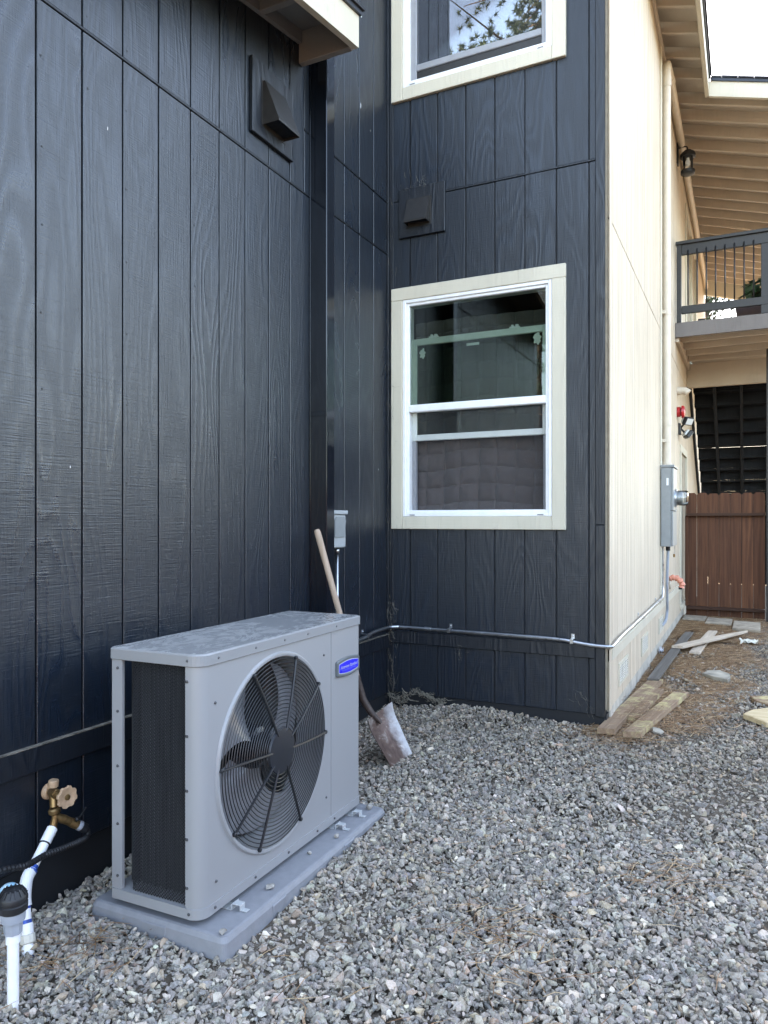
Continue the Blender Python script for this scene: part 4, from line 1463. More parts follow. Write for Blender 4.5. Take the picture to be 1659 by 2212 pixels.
fx = thing('flexible_conduit', 'short grey flexible conduit bending down from the meter box', 'conduit', (XR + .06, 7.9, -1.05))
pth = smooth_path([(XR + .07, 7.80, -.257), (XR + .07, 7.80, -.32), (XR + .065, 7.79, -.45), (XR + .06, 7.80, -.62), (XR + .055, 7.87, -.80), (XR + .05, 7.92, -.92), (XR + .04, 7.86, -1.01), (XR + .012, 7.80, -1.05)], 8)
m_ = MB(); m_.tube(pth, .014, 10); m_.build('hose', MAT['pvcgrey'], fx)
m_ = MB(); m_.tube([(XR + .07, 7.80, -.2565), (XR + .07, 7.80, -.30)], .022, 12); m_.build('connector', MAT['rubber'], fx)

# padlock tag hanging from the meter box
lt = thing('lock_seal', 'tiny brass padlock hanging under the meter box', 'padlock', (X1, 7.9, -.35))
m_ = MB(); m_.tube([(X1 - .01, 7.90, -.258), (X1 - .006, 7.91, -.30), (X1 - .01, 7.90, -.335)], .0025, 6); m_.build('shackle', MAT['galv'], lt)
m_ = MB(); m_.box((X1 - .022, 7.885, -.37), (X1 - .004, 7.915, -.336), .003); m_.build('body', MAT['brass'], lt)

# wall lantern
wl2 = thing('wall_lantern', 'black wall lantern high on the cream wall above the balcony', 'lantern', (XR, 9.57, 4.2))
LY = 9.57
m_ = MB(); m_.box((XR + .012, LY - .055, 4.30), (XR + .032, LY + .055, 4.56), .01); m_.build('wall_plate', MAT['darkmetal'], wl2)
m_ = MB(); m_.tube(smooth_path([(XR + .03, LY, 4.50), (XR + .08, LY, 4.51), (XR + .125, LY, 4.50), (XR + .13, LY, 4.46)], 5), .008, 8); m_.build('arm', MAT['darkmetal'], wl2)
LX = XR + .135
m_ = MB(); m_.lathe((LX, LY, 4.46), (0, 0, -1), [(0, .012), (.01, .045), (.03, .05), (.034, .075), (.055, .088), (.09, .088), (.094, .06)], 20); m_.build('hood', MAT['darkmetal'], wl2)
m_ = MB(); m_.lathe((LX, LY, 4.366), (0, 0, -1), [(0, .052), (.15, .052)], 20); m_.build('shade', MAT['meterglass'], wl2)
m_ = MB(); m_.lathe((LX, LY, 4.214), (0, 0, -1), [(0, .06), (.004, .082), (.04, .082), (.048, .07), (.05, .02)], 20); m_.build('base', MAT['darkmetal'], wl2)
for k in range(4):
    a = R(45 + 90 * k)
    x, y = LX + .07 * math.cos(a), LY + .07 * math.sin(a)
    m_ = MB(); m_.tube([(x, y, 4.368), (x, y, 4.212)], .005, 6); m_.build('rod', MAT['darkmetal'], wl2)
m_ = MB(); m_.lathe((LX, LY, 4.362), (0, 0, -1), [(0, .016), (.02, .018), (.05, .03), (.08, .03), (.10, .01)], 14); m_.build('bulb', MAT['sticker'], wl2)

# alarm bell, flood light, vent elbow, wrapped tap
ab = thing('alarm_bell', 'round red alarm bell on the cream wall below the balcony', 'alarm bell', (XR + .03, 9.6, 1.30))
AY, AZb = 9.60, 1.315
m_ = MB(); m_.lathe((XR + .012, AY, AZb), (1, 0, 0), [(0, .062), (.035, .062), (.04, .055)], 20); m_.build('base', MAT['red'], ab)
m_ = MB(); m_.lathe((XR + .05, AY, AZb), (1, 0, 0), [(0, .052), (.015, .052)], 20); m_.build('collar', MAT['darkmetal'], ab)
m_ = MB(); m_.lathe((XR + .064, AY, AZb), (1, 0, 0), [(0, .076), (.012, .076), (.03, .066), (.04, .04), (.042, .006)], 24); m_.build('gong', MAT['red'], ab)
fl = thing('floodlight', 'small black twin floodlight under the red alarm bell', 'floodlight', (XR + .02, 9.78, 1.05))
m_ = MB(); m_.box((XR + .012, 9.74, 1.06), (XR + .04, 9.86, 1.20), .006); m_.build('base', MAT['darkmetal'], fl)
for (cy_, cz_, rz, tilt, lab) in ((9.78, 1.22, R(-30), R(25), 'upper lamp head'), (9.84, 1.06, R(20), R(35), 'lower lamp head')):
    M = Matrix.Translation((XR + .125, cy_, cz_)) @ Matrix.Rotation(rz, 4, 'Z') @ Matrix.Rotation(tilt, 4, 'Y')
    m_ = MB(); m_.box((-.03, -.075, -.05), (.02, .075, .05), .010, M); hd2 = m_.build('lamp_head', MAT['darkmetal'], fl)
    m_ = MB(); m_.box((.0205, -.062, -.038), (.024, .062, .038), .001, M); m_.build('lens', MAT['lens'], hd2)
    m_ = MB(); m_.box((-.058, -.062, -.038), (-.0305, .062, .038), .006, M); m_.build('heat_sink', MAT['lens'], hd2)
    m_ = MB(); m_.tube([(XR + .035, 9.80, 1.14), (XR + .07, cy_, (1.14 + cz_) / 2), (XR + .10, cy_, cz_)], .012, 8); m_.build('bracket', MAT['darkmetal'], fl)
el = thing('vent_elbow', 'cream pipe elbow sticking out of the wall under the balcony', 'pipe elbow', (XR + .01, 9.63, 1.55))
pth = [(XR + .012, 9.63, 1.575), (XR + .07, 9.63, 1.575)] + [(XR + .07 + .08 * math.sin(R(a)), 9.63, 1.575 - .08 + .08 * math.cos(R(a))) for a in (15, 30, 45, 55)]
m_ = MB(); m_.tube(pth, .045, 18); m_.build('pipe', MAT['pipetan'], el)
m_ = MB(); m_.tube([(XR + .012, 9.63, 1.575), (XR + .05, 9.63, 1.575)], .05, 18); m_.build('collar', MAT['pipetan'], el)
tp = thing('wrapped_tap', 'garden tap wrapped in pink plastic low on the cream wall', 'tap', (XR + .02, 8.62, -.70))
vs_ = []
m_ = MB(); m_.tube(smooth_path([(XR + .012, 8.60, -.64), (XR + .05, 8.61, -.625), (XR + .10, 8.63, -.64), (XR + .135, 8.65, -.69), (XR + .13, 8.65, -.735)], 4), [.03 + .008 * math.sin(k * 2.1) for k in range(17)], 12); m_.build('wrap', MAT['pink'], tp)
m_ = MB(); m_.lathe((XR + .12, 8.64, -.725), (0, 0, -1), [(0, .02), (.03, .018)], 12); m_.build('spout', MAT['darkmetal'], tp)
m_ = MB(); m_.tube([(XR + .02, 8.58, -.66), (XR + .02, 8.58, -.75)], .012, 8); m_.build('drain', MAT['pipetan'], tp)

# ------------------------------------------------------------------ gate and post
gt = thing('gate', 'red brown wooden gate of dog-eared boards at the end of the side yard', 'gate', (-.26, 10.7, -1.34))
GY = 10.70
gx0, gw = -.735, .1355
for k in range(7):
    x0, x1 = gx0 + k * gw + .0015, gx0 + (k + 1) * gw - .0015 - (.002 if k in (2, 4) else 0)
    zt = .362 + random.uniform(-.006, .006)
    e = .026
    m_ = MB(); m_.prism([(x0, -1.345), (x1, -1.345), (x1, zt - e), (x1 - e, zt), (x0 + e, zt), (x0, zt - e)], GY - .0005 + random.uniform(0, .007), GY + .024, lambda u, w, t: (u, t, w))
    m_.build('board', MAT['gate'], gt)
for z in (.058, -1.185):
    m_ = MB(); m_.box((gx0 + .01, GY - .086, z), (gx0 + 7 * gw, GY - .001, z + .038), .003); m_.build('rail', MAT['gaterail'], gt)
m_ = MB(); m_.box((gx0 - .006, GY - .0395, -1.146), (gx0 + .030, GY - .0012, .056), .003); m_.build('stile', MAT['gate'], gt)
gp = MB(); gp.box((.222, GY - .30, -1.40), (.312, GY - .21, 2.15), .004)
tag(gp.build('gate_post', MAT['railpaint']), 'black square post right of the wooden gate holding up the balcony', 'post')

# ------------------------------------------------------------------ boards and scraps on the ground
def plank(a, b, w, t, z, mat, label, group='old boards lying on the ground', tilt=0.0, taper=0.0, lift=0.0):
    a, b = Vector((a[0], a[1], 0)), Vector((b[0], b[1], 0))
    L = (b - a).length
    ang = math.atan2(-(b - a).x, (b - a).y)
    o = bpy.data.objects.new('plank', None)
    n = 10
    prof = [(-w / 2, 0), (w / 2, 0), (w / 2, t - .003), (w / 2 - .003, t), (-w / 2 + .003, t), (-w / 2, t - .003)]
    m = MB()
    lay = []
    for k in range(n + 1):
        s_ = k / n
        ws = 1 - taper * max(0, (s_ - .55) / .45)
        bend = .006 * math.sin(s_ * 3.0 + w * 40)
        lay.append([(p[0] * ws + bend + random.uniform(-.0012, .0012), L * s_ + (p[0] * .25 if k in (0, n) else 0), p[1] + lift * s_) for p in prof])
    loft(m, lay)
    ob = m.build('plank', mat)
    ob.location = (a.x, a.y, z)
    ob.rotation_euler = (0, tilt, ang)
    return tag(ob, label, 'plank', group)


gzz = -1.284
plank((-.748, 4.51), (-.637, 6.09), .098, .034, gzz + .012, MAT['plank'], 'yellow stained brown board lying along the foot of the cream wall')
plank((-.637, 4.87), (-.585, 5.77), .076, .034, gzz + .010, MAT['plank'], 'shortest yellow stained board between two longer ones by the corner')
plank((-.598, 4.51), (-.428, 5.72), .098, .034, gzz + .012, MAT['plank'], 'brown and yellow board farthest from the wall beside the corner', tilt=R(-4))
plank((-.648, 6.02), (-.565, 8.72), .085, .016, gzz + .046, MAT['plankdark'], 'long thin dark grey board lying in the pine needles')
plank((-.440, 7.58), (-.348, 9.14), .095, .022, gzz + .012, MAT['planklight'], 'pale short board under the pale pointed board')
plank((-.590, 7.52), (-.005, 9.12), .095, .024, gzz + .066, MAT['planklight'], 'pale pointed board lying across another pale board', taper=.8, lift=-.03)


def slab(pts, z, t, mat, name, label, cat, group=None):
    m = MB()
    cx_ = sum(p[0] for p in pts) / len(pts); cy_ = sum(p[1] for p in pts) / len(pts)
    ins = lambda k: [(cx_ + (x - cx_) * k, cy_ + (y - cy_) * k) for x, y in pts]
    loft(m, [[(x, y, z) for x, y in pts], [(x, y, z + t - .005) for x, y in pts], [(x, y, z + t) for x, y in ins(.96)]])
    return tag(m.build(name, mat), label, cat, group)


slab([(-.325, 6.54), (-.24, 6.43), (-.135, 6.36), (-.115, 6.46), (-.125, 6.60), (-.20, 6.72), (-.285, 6.68)], gzz, .04, MAT['slate'], 'stone_slab', 'broken grey stone slab lying in the pine needles', 'stone')
slab([(-.02, 5.27), (.11, 5.10), (.42, 5.16), (.46, 5.50), (.12, 5.50), (.03, 5.40)], gzz + .01, .034, MAT['ply'], 'wood_scrap', 'larger yellowish wood scrap at the right edge on the gravel', 'wood scrap', 'wood scraps at the right edge')
slab([(.02, 5.87), (.05, 5.74), (.16, 5.62), (.40, 5.66), (.40, 5.88), (.15, 5.92)], gzz + .01, .024, MAT['plank'], 'wood_scrap', 'darker thin wood scrap behind the larger yellowish one', 'wood scrap', 'wood scraps at the right edge')
slab([(-.15, 9.42), (.14, 9.34), (.15, 10.06), (-.145, 10.12)], gzz, .042, MAT['concrete'], 'paver', 'pale concrete paver lying before the gate on the right', 'paver', 'pavers before the gate')
slab([(-.46, 9.86), (-.165, 9.80), (-.16, 10.34), (-.45, 10.40)], gzz - .004, .036, MAT['concrete'], 'paver', 'needle covered concrete paver in the middle before the gate', 'paver', 'pavers before the gate')
slab([(-.74, 10.10), (-.475, 10.06), (-.465, 10.5), (-.74, 10.54)], gzz - .004, .036, MAT['concrete'], 'paver', 'needle covered concrete paver against the cream wall before the gate', 'paver', 'pavers before the gate')
slab([(-.515, 4.74), (-.50, 4.64), (-.455, 4.60), (-.44, 4.66), (-.47, 4.72)], gzz + .022, .007, MAT['slate'], 'shingle_scrap', 'small pale grey angular scrap beside the brown board', 'scrap')


def crumple(c, rx, ry, h, seed, mat, name, label, cat):
    m = MB()
    n = 12
    vs_ = []
    for j in range(n):
        for i in range(n):
            u, v_ = i / (n - 1) * 2 - 1, j / (n - 1) * 2 - 1
            k = mnoise.noise(Vector((u * 2.3 + seed, v_ * 2.3, seed)))
            e = 1 + .25 * mnoise.noise(Vector((u * 3, v_ * 3, seed + 4)))
            vs_.append((c[0] + u * rx * e, c[1] + v_ * ry * e, c[2] + h * (.5 + k)))
    fs = [(j * n + i, j * n + i + 1, (j + 1) * n + i + 1, (j + 1) * n + i) for j in range(n - 1) for i in range(n - 1)]
    m.add(vs_, fs)
    return tag(m.build(name, mat), label, cat)


crumple((.02, 8.53, gzz + .005), .085, .10, .045, 3, MAT['paper'], 'paper_scrap', 'crumpled pale paper scrap on the needles right of the pointed board', 'paper')
crumple((-.735, 7.5, gzz + .012), .02, .05, .06, 9, MAT['foil'], 'plastic_scrap', 'shiny crumpled plastic scrap at the foot of the cream wall', 'litter')

# ------------------------------------------------------------------ plumbing at the left edge
sp_ = thing('spigot', 'brass garden spigot with tan wheel on the black wall near the ground', 'spigot', (XL + .05, 1.81, -1.05))
SX, SY, SZ = XL + .03, 1.800, -.958
m_ = MB(); m_.lathe((XL + .031, SY + .038, SZ - .014), (1, 0, 0), [(0, .029), (.008, .028), (.014, .021)], 24); m_.build('wall_flange', MAT['tanplast'], sp_)
m_ = MB(); m_.tube([(XL + .045, SY + .037, SZ - .014), (XL + .075, SY + .023, SZ - .007), (XL + .117, SY + .006, SZ - .002)], [.014, .018, .016], 14)
m_.tube([(XL + .085, SY + .018, SZ - .004), (XL + .098, SY + .008, SZ - .05)], [.017, .0145], 14)
m_.lathe((XL + .104, SY + .011, SZ - .003), (.93, -.3, .05), [(0, .018), (.010, .018), (.013, .013)], 6)
m_.build('body', MAT['brass'], sp_)
m_ = MB(); m_.tube(smooth_path([(XL + .043, SY + .040, SZ - .018), (XL + .047, SY + .038, SZ + .012), (XL + .068, SY + .028, SZ + .028)], 5), [.0125] * 11, 14)
m_.lathe((XL + .078, SY + .022, SZ + .014), (0, 0, 1), [(0, .0165), (.019, .0175), (.021, .0175), (.024, .0155)], 22); m_.build('vacuum_cap', MAT['tanplast'], sp_)
m_ = MB(); m_.tube([(XL + .10, SY + .0, SZ), (XL + .155, SY + .006, SZ - .004)], .009, 10); m_.build('stem', MAT['brass'], sp_)
wh = MB()
wc = Vector((XL + .152, SY + .012, SZ - .006))
wd_ = Vector((.97, -.12, .04)).normalized()
wa = wd_.orthogonal().normalized(); wb2 = wd_.cross(wa)
n = 48
out = []
for (t, k) in ((0, .92), (.002, 1.0), (.010, 1.0), (.012, .95)):
    out.append([tuple(wc + wd_ * t + (wa * math.cos(2 * math.pi * i / n) + wb2 * math.sin(2 * math.pi * i / n)) * .036 * k * (1 + (.07 if (i // 3) % 2 else -.05))) for i in range(n)])
out.append([tuple(wc + wd_ * .007 + (wa * math.cos(2 * math.pi * i / n) + wb2 * math.sin(2 * math.pi * i / n)) * .011) for i in range(n)])
loft(wh, out, True)
wh.build('wheel', MAT['tanplast'], sp_)
m_ = MB(); m_.lathe(wc + wd_ * .0085, wd_, [(0, .0105), (.002, .0105), (.003, .006)], 12); m_.build('wheel_screw', MAT['brass'], sp_)
sw_ = Vector((XL + .099, SY + .006, SZ - .052))
m_ = MB(); m_.lathe(sw_, (.1, .15, -1), [(0, .016), (.006, .021), (.016, .021), (.022, .015)], 16); m_.build('swivel', MAT['brass'], sp_)
yj = sw_ + Vector((.004, .004, -.03))
m_ = MB(); m_.tube([sw_ + Vector((0, 0, -.012)), yj, yj + Vector((.0, -.012, -.035))], .013, 12)
m_.tube([yj, yj + Vector((.006, .025, -.017)), yj + Vector((.012, .05, -.035))], [.013, .016, .014], 12)
m_.build('splitter', MAT['brass'], sp_)
vj = yj + Vector((.012, .05, -.035))
m_ = MB(); m_.lathe(vj, (.2, .75, -.55), [(0, .015), (.02, .017), (.04, .016)], 14); m_.build('valve', MAT['brass'], sp_)
m_ = MB(); m_.lathe(vj + Vector((.018, .012, .006)), (.8, .3, .5), [(0, .008), (.012, .008)], 10)
m_.beam(vj + Vector((.028, .016, .012)), vj + Vector((.032, .045, .042)), .008, .003); m_.build('lever', MAT['rubber'], sp_)

hs = thing('hose', 'black corrugated hose curving from the spigot to the left', 'hose', (XL + .12, 1.7, -1.2))
he = vj + Vector((.008, .026, -.019))
m_ = MB(); m_.lathe(he, (.2, .75, -.55), [(0, .016), (.014, .018), (.018, .016)], 12); m_.build('collar', MAT['pvcgrey'], hs)
m_ = MB(); m_.tube([he + Vector((.003, .012, -.009)), he + Vector((.008, .030, -.024))], [.018, .017], 14); m_.build('fitting', MAT['rubber'], hs)
p0 = he + Vector((.008, .030, -.024))
ctrl = [p0, p0 + Vector((.003, .008, -.014)), p0 + Vector((.006, -.004, -.030)), Vector((-2.138, 1.865, -1.146)), Vector((-2.122, 1.79, -1.134)), Vector((-2.10, 1.70, -1.117)), Vector((-2.06, 1.60, -1.10)), Vector((-2.04, 1.50, -1.069)), Vector((-2.02, 1.36, -1.05)), Vector((-2.01, 1.2, -1.06))]
pp = smooth_path(ctrl, 26)
m_ = MB(); m_.tube(pp, [.0092 + .0014 * (1 if i % 4 < 2 else -1) for i in range(len(pp))], 10); m_.build('tube', MAT['rubber'], hs)

wp = thing('water_pipe', 'white PVC pipe with blue primer marks leaning from the spigot to the ground', 'pipe', (-2.03, 1.60, -1.40))
A = yj + Vector((.0, -.012, -.035))
B = Vector((-2.125, 1.650, -1.185))
C_ = Vector((-2.118, 1.640, -1.225))
D_ = Vector((-2.045, 1.600, -1.41))
AB = (B - A).normalized(); CD = (D_ - C_).normalized()
m_ = MB(); m_.tube([A + AB * .004, A + AB * .06], .0185, 16); m_.build('coupling', MAT['pvc'], wp)
m_ = MB(); m_.tube([A + AB * .055, B], .0158, 16); m_.build('pipe', MAT['pvc'], wp)
m_ = MB(); m_.tube(smooth_path([B - AB * .035, B - AB * .005, C_ + CD * .005, C_ + CD * .035], 5), .0195, 16); m_.build('elbow', MAT['pvc'], wp)
m_ = MB(); m_.tube([C_ + CD * .03, D_], .0158, 16); m_.build('pipe', MAT['pvc'], wp)
m_ = MB(); m_.tube([C_ + CD * .085, C_ + CD * .135], .0195, 16); m_.build('coupling', MAT['pvc'], wp)
m_ = MB(); m_.lathe(C_ + CD * .115, CD, [(0, .018), (.004, .0235), (.026, .0235), (.03, .018)], 10); m_.build('union_nut', MAT['paper'], wp)
m_ = MB(); m_.tube([C_ + CD * .15, C_ + CD * .178], .0195, 16); m_.build('coupling', MAT['pvc'], wp)
for p, dd, r in ((B - AB * .047, AB, .0162), (B - AB * .034, AB, .0198), (C_ + CD * .036, CD, .0163), (C_ + CD * .080, CD, .0163), (C_ + CD * .182, CD, .0163)):
    m_ = MB(); m_.tube([p - dd * (.006 if r < .017 else .004), p + dd * (.006 if r < .017 else .004)], r, 14); m_.build('primer_band', MAT['primer'], wp)
m_ = MB(); m_.tube([A + AB * .059, A + AB * .063], .0190, 16); m_.build('seal_ring', MAT['rubber'], wp)

vp = thing('air_vent_pipe', 'upright white PVC pipe with black cap at the bottom left edge', 'vent pipe', (-1.88, 1.418, -1.40))
vx, vy = -1.880, 1.418
m_ = MB(); m_.tube([(vx, vy, -1.42), (vx, vy, -1.175)], .0160, 18); m_.build('pipe', MAT['pvc'], vp)
m_ = MB(); m_.tube([(vx, vy, -1.205), (vx, vy, -1.172)], .0195, 18); m_.build('coupling', MAT['pvc'], vp)
m_ = MB(); m_.lathe((vx, vy, -1.178), (0, 0, 1), [(0, .0245), (.035, .026), (.036, .030), (.055, .031), (.064, .034)], 8); m_.lathe((vx, vy, -1.142), (0, 0, 1), [(0, .032), (.022, .034), (.028, .034)], 24); m_.build('body', MAT['pvcgrey'], vp)
m_ = MB(); m_.lathe((vx, vy, -1.116), (0, 0, 1), [(0, .034), (.004, .039), (.022, .0395), (.025, .036), (.029, .036), (.031, .0395), (.040, .0395), (.046, .037), (.062, .026), (.066, .014), (.067, .001)], 32); cap_ = m_.build('cap', MAT['rubber'], vp)
for k in range(14):
    a = 2 * math.pi * k / 14
    m_ = MB(); m_.beam((vx + .024 * math.cos(a), vy + .024 * math.sin(a), -1.1155 + .0645), (vx + .0365 * math.cos(a), vy + .0365 * math.sin(a), -1.1155 + .0475), .004, .004); m_.build('rib', MAT['rubber'], cap_)

cp_ = thing('stained_pipe_cap', 'cyan stained white pipe elbow behind the black vent cap at the left edge', 'pipe cap', (-2.02, 1.515, -1.40))
m_ = MB(); m_.tube(smooth_path([(-2.02, 1.512, -1.155), (-2.02, 1.508, -1.175), (-2.025, 1.47, -1.195), (-2.03, 1.40, -1.20), (-2.04, 1.15, -1.21)], 5), .0245, 18); m_.build('pipe', MAT['pvc'], cp_)
m_ = MB(); m_.lathe((-2.02, 1.512, -1.165), (0, 0, 1), [(0, .031), (.025, .031), (.042, .027), (.052, .016), (.056, .001)], 24); m_.build('dome', MAT['cyan'], cp_)

# ------------------------------------------------------------------ plant on the balcony
pl = thing('potted_plant', 'leafy plant in a dark planter behind the balcony railing', 'plant', (.08, 9.75, 2.32))
m_ = MB(); loft(m_, [[(.08 + x * s_, 9.62 + y * s_, z) for x, y in ((-.2, -.08), (.25, -.08), (.25, .12), (-.2, .12))] for s_, z in ((.85, 2.319), (1.0, 2.50), (.92, 2.50), (.9, 2.47))]); m_.build('planter', MAT['pot'], pl)
for k in range(46):
    a = random.uniform(0, 6.283)
    ln = random.uniform(.13, .24)
    bx, by = .10 + random.uniform(-.15, .17), 9.63 + random.uniform(-.06, .08)
    up_ = random.uniform(.04, .30)
    dirv = Vector((math.cos(a), math.sin(a) * .7, 0))
    sd_ = Vector((-math.sin(a), math.cos(a), 0))
    base = Vector((bx, by, 2.48))
    mid_ = base + dirv * ln * .45 + Vector((0, 0, up_ + .03))
    tip = base + dirv * ln * 1.2 + Vector((0, 0, up_ - .03))
    w_ = random.uniform(.036, .062)
    m_ = MB(); m_.add([base, mid_ - sd_ * w_, mid_ + Vector((0, 0, -.010)), mid_ + sd_ * w_, tip], [(0, 1, 2), (0, 2, 3), (1, 4, 2), (2, 4, 3)], False); m_.build('leaf', MAT['leaf'], pl, fix=False)


# ------------------------------------------------------------------ pine trees: behind the camera (seen in the glass) and far beyond the balcony
def pine(loc, h, crown0, rad, seed, label, scale=1.0, limbs=54, tufts=11, loose=.16):
    rs = random.Random(seed)
    t = thing('pine_tree', label, 'tree', loc, rot=(0, 0, rs.uniform(0, 6)))
    m = MB()
    pts = [(rs.uniform(-.05, .05) * k, rs.uniform(-.05, .05) * k, h * k / 8) for k in range(9)]
    m.tube(pts, [.22 * scale * (1 - .1 * k) + .02 for k in range(9)], 9)
    m.build('trunk', MAT['bark'], t)
    lm, cr = MB(), MB()
    for i in range(limbs):
        f = rs.random()
        z = crown0 + (h - crown0) * f
        a = rs.uniform(0, 6.283)
        L = rad * (1 - .72 * f ** 1.4) * rs.uniform(.55, 1.05)
        tipp = Vector((math.cos(a) * L, math.sin(a) * L, z + rs.uniform(-.25, .35) * L))
        rootp = Vector((0, 0, z))
        midp = rootp.lerp(tipp, .5) + Vector((0, 0, -.05 * L))
        lm.tube([rootp, midp, tipp], [.05, .03, .01], 5)
        for c_ in range(tufts):
            s_ = rs.uniform(.35, 1.03)
            c0 = rootp.lerp(tipp, s_) + Vector((rs.gauss(0, loose), rs.gauss(0, loose), rs.gauss(0, loose * .8)))
            for q_ in range(22):
                dv_ = Vector((rs.gauss(0, 1), rs.gauss(0, 1), rs.gauss(0, 1) + .35)).normalized()
                ln = rs.uniform(.10, .22)
                sdv = dv_.orthogonal().normalized() * rs.uniform(.010, .02)
                cr.add([c0 - sdv, c0 + sdv, c0 + dv_ * ln], [(0, 1, 2)])
    lm.build('limbs', MAT['bark'], t)
    cr.build('crown', MAT['pine'], t, fix=False)
    return t


pine((-4.6, -10.6, -1.4), 21.0, 9.3, 4.4, 3, 'tall pine reflected in the right half of the upper window', limbs=120, tufts=22, loose=.30)
pine((-7.4, -19.0, -1.4), 14.0, 1.5, 2.6, 5, 'pine behind the yard reflected at the right edge of the lower window')
pine((1.6, 33.0, -1.4), 10.5, 2.0, 3.0, 8, 'pine tree seen between balcony floor and bottom rail')
pine((-1.3, 30.0, -1.4), 9.8, 1.5, 2.4, 11, 'pine tree beyond the balcony nearest the cream wall')

# unseen on the right: board fence and pines added for dark walls to reflect
fe = thing('fence', 'unseen brown board fence added along the right side of the yard', 'fence', (3.7, 3.0, -1.4))
fb = MB(); fb.prism([(-.068, -1.40), (.068, -1.40), (.068, .46), (.045, .485), (-.045, .485), (-.068, .46)], 3.70, 3.717, lambda u, w, t: (t, u, w))
OFF[fe] = Vector((3.7, 3.0, -1.4))
b0_ = fb.build('board', MAT['gate'], fe)
yy = -9.0
b0_.location = (0, yy, 0)
while yy < 9.0:
    yy += .1405
    dup(b0_, fe, (random.uniform(-.003, .003), yy, random.uniform(-.01, .01)))
for z in (-1.0, .15):
    m_ = MB(); m_.box((3.72, -6, z), (3.76, 12.1, z + .089), .003); m_.build('rail', MAT['gate'], fe)


def dup_tree(t, loc, rz, sc, label):
    c = t.copy(); COL.objects.link(c)
    c.location, c.rotation_euler, c.scale = loc, (0, 0, rz), (sc, sc, sc)
    c['label'] = label
    for ch in t.children:
        k_ = ch.copy(); COL.objects.link(k_); k_.parent = c
    return c


tr0 = pine((9.5, 2.0, -1.4), 4.8, .4, 2.0, 21, 'added bushy pine beyond the middle of the board fence')
for (loc, rz, sc), lab in zip((((10.5, -3.5, -1.4), 1.0, 1.1), ((9.0, 7.5, -1.4), 2.2, .9), ((11.0, 12.5, -1.4), 3.3, 1.15), ((8.5, -8.5, -1.4), 4.1, 1.0), ((2.5, -14.0, -1.4), 5.0, 1.0)), ('tallest added bushy pine beyond the near half of the board fence', 'smallest added bushy pine beyond the far half of the board fence', 'farthest added bushy pine beyond the far end of the board fence', 'added bushy pine behind the near end of the board fence', 'added bushy pine far behind the near end of the yard')):
    dup_tree(tr0, loc, rz, sc, lab)
for o_ in [o for o in bpy.data.objects if 'bushy pine' in (o.get('label') or '')]:
    o_['group'] = 'added pines beyond the board fence'

# ------------------------------------------------------------------ gravel: one mesh, tens of thousands of crushed stones
protos = [stone_mesh((1.0, .72 + .24 * random.random(),   .36 + .30 * random.random()), s, 12) for s in range(28)]


def in_view(x, y):
    az_ = np.degrees(np.arctan2(x, y))
    dep = -x * .442 + y * .897
    return (az_ < 2.5) & (az_ > -56) & (dep > 1.75)


def hgt(x, y):
    return -1.394 + np.clip((y - 1.9) / 2.8, 0, 1) * .104 + .010 * np.sin(x * 3.1 + y * 1.3) + .008 * np.sin(x * 7.3 - y * 5.1) \
        + .022 * np.exp(-((y - 4.62) / .18) ** 2) * (x < -.9) * (1 - .5 * np.sin(x * 5))


def scatter(x0, x1, y0, y1, dens_in, dens_out):
    n_ = int((x1 - x0) * (y1 - y0) * dens_in)
    x, y = rng.uniform(x0, x1, n_), rng.uniform(y0, y1, n_)
    az_ = np.degrees(np.arctan2(x, y))
    fade = np.clip(1 - (az_ - 2.5) / 22, dens_out / dens_in, 1) * np.where(az_ > -56, 1, .4) * np.clip((-x * .442 + y * .897) / 1.75, .3, 1)
    keep = in_view(x, y) | (rng.random(n_) < fade)
    return x[keep], y[keep]


xa, ya = scatter(-2.262, 1.6, .7, 4.67, 5900, 1600)
xc, yc = scatter(-2.262, 1.0, 1.2, 3.3, 3400, 0)
xb, yb = scatter(-.752, 1.6, 4.67, 9.6, 3600, 1500)
px_, py_ = np.concatenate([xa, xb, xc]), np.concatenate([ya, yb, yc])
lx = (px_ + 1.60) * math.cos(AZ) + (py_ - 1.889) * math.sin(AZ)
ly = -(px_ + 1.60) * math.sin(AZ) + (py_ - 1.889) * math.cos(AZ)
keep = ~((lx > -.475) & (lx < .122) & (ly > -.022) & (ly < 1.197))
px_, py_ = px_[keep], py_[keep]
# far strip thins out under needles
thin = (py_ > 5.6) & (rng.random(len(px_)) < np.clip((py_ - 5.2) * .4, 0, .8) * (px_ < -.05))
px_, py_ = px_[~thin], py_[~thin]
ng = len(px_)
size = np.clip(rng.lognormal(math.log(.0102), .40, ng), .0045, .027)
pz_ = hgt(px_, py_) + rng.uniform(-.012, .010, ng) * 1.0
ax_ = rng.normal(0, 1, (ng, 4)); ax_[:, 1:3] *= .45; ax_[:, 3] *= 1.2
ax_ /= np.linalg.norm(ax_, axis=1)[:, None]
w_, x_, y_, z_ = ax_.T
ROT = np.stack([np.stack([1 - 2 * (y_ * y_ + z_ * z_), 2 * (x_ * y_ - z_ * w_), 2 * (x_ * z_ + y_ * w_)], 1),
                np.stack([2 * (x_ * y_ + z_ * w_), 1 - 2 * (x_ * x_ + z_ * z_), 2 * (y_ * z_ - x_ * w_)], 1),
                np.stack([2 * (x_ * z_ - y_ * w_), 2 * (y_ * z_ + x_ * w_), 1 - 2 * (x_ * x_ + y_ * y_)], 1)], 1)
pal = np.array([(.15, .145, .14), (.22, .213, .205), (.27, .262, .25), (.32, .307, .287), (.38, .365, .335), (.26, .235, .20), (.34, .29, .225), (.19, .195, .21), (.46, .44, .405), (.58, .555, .50), (.38, .275, .21), (.26, .27, .245)])
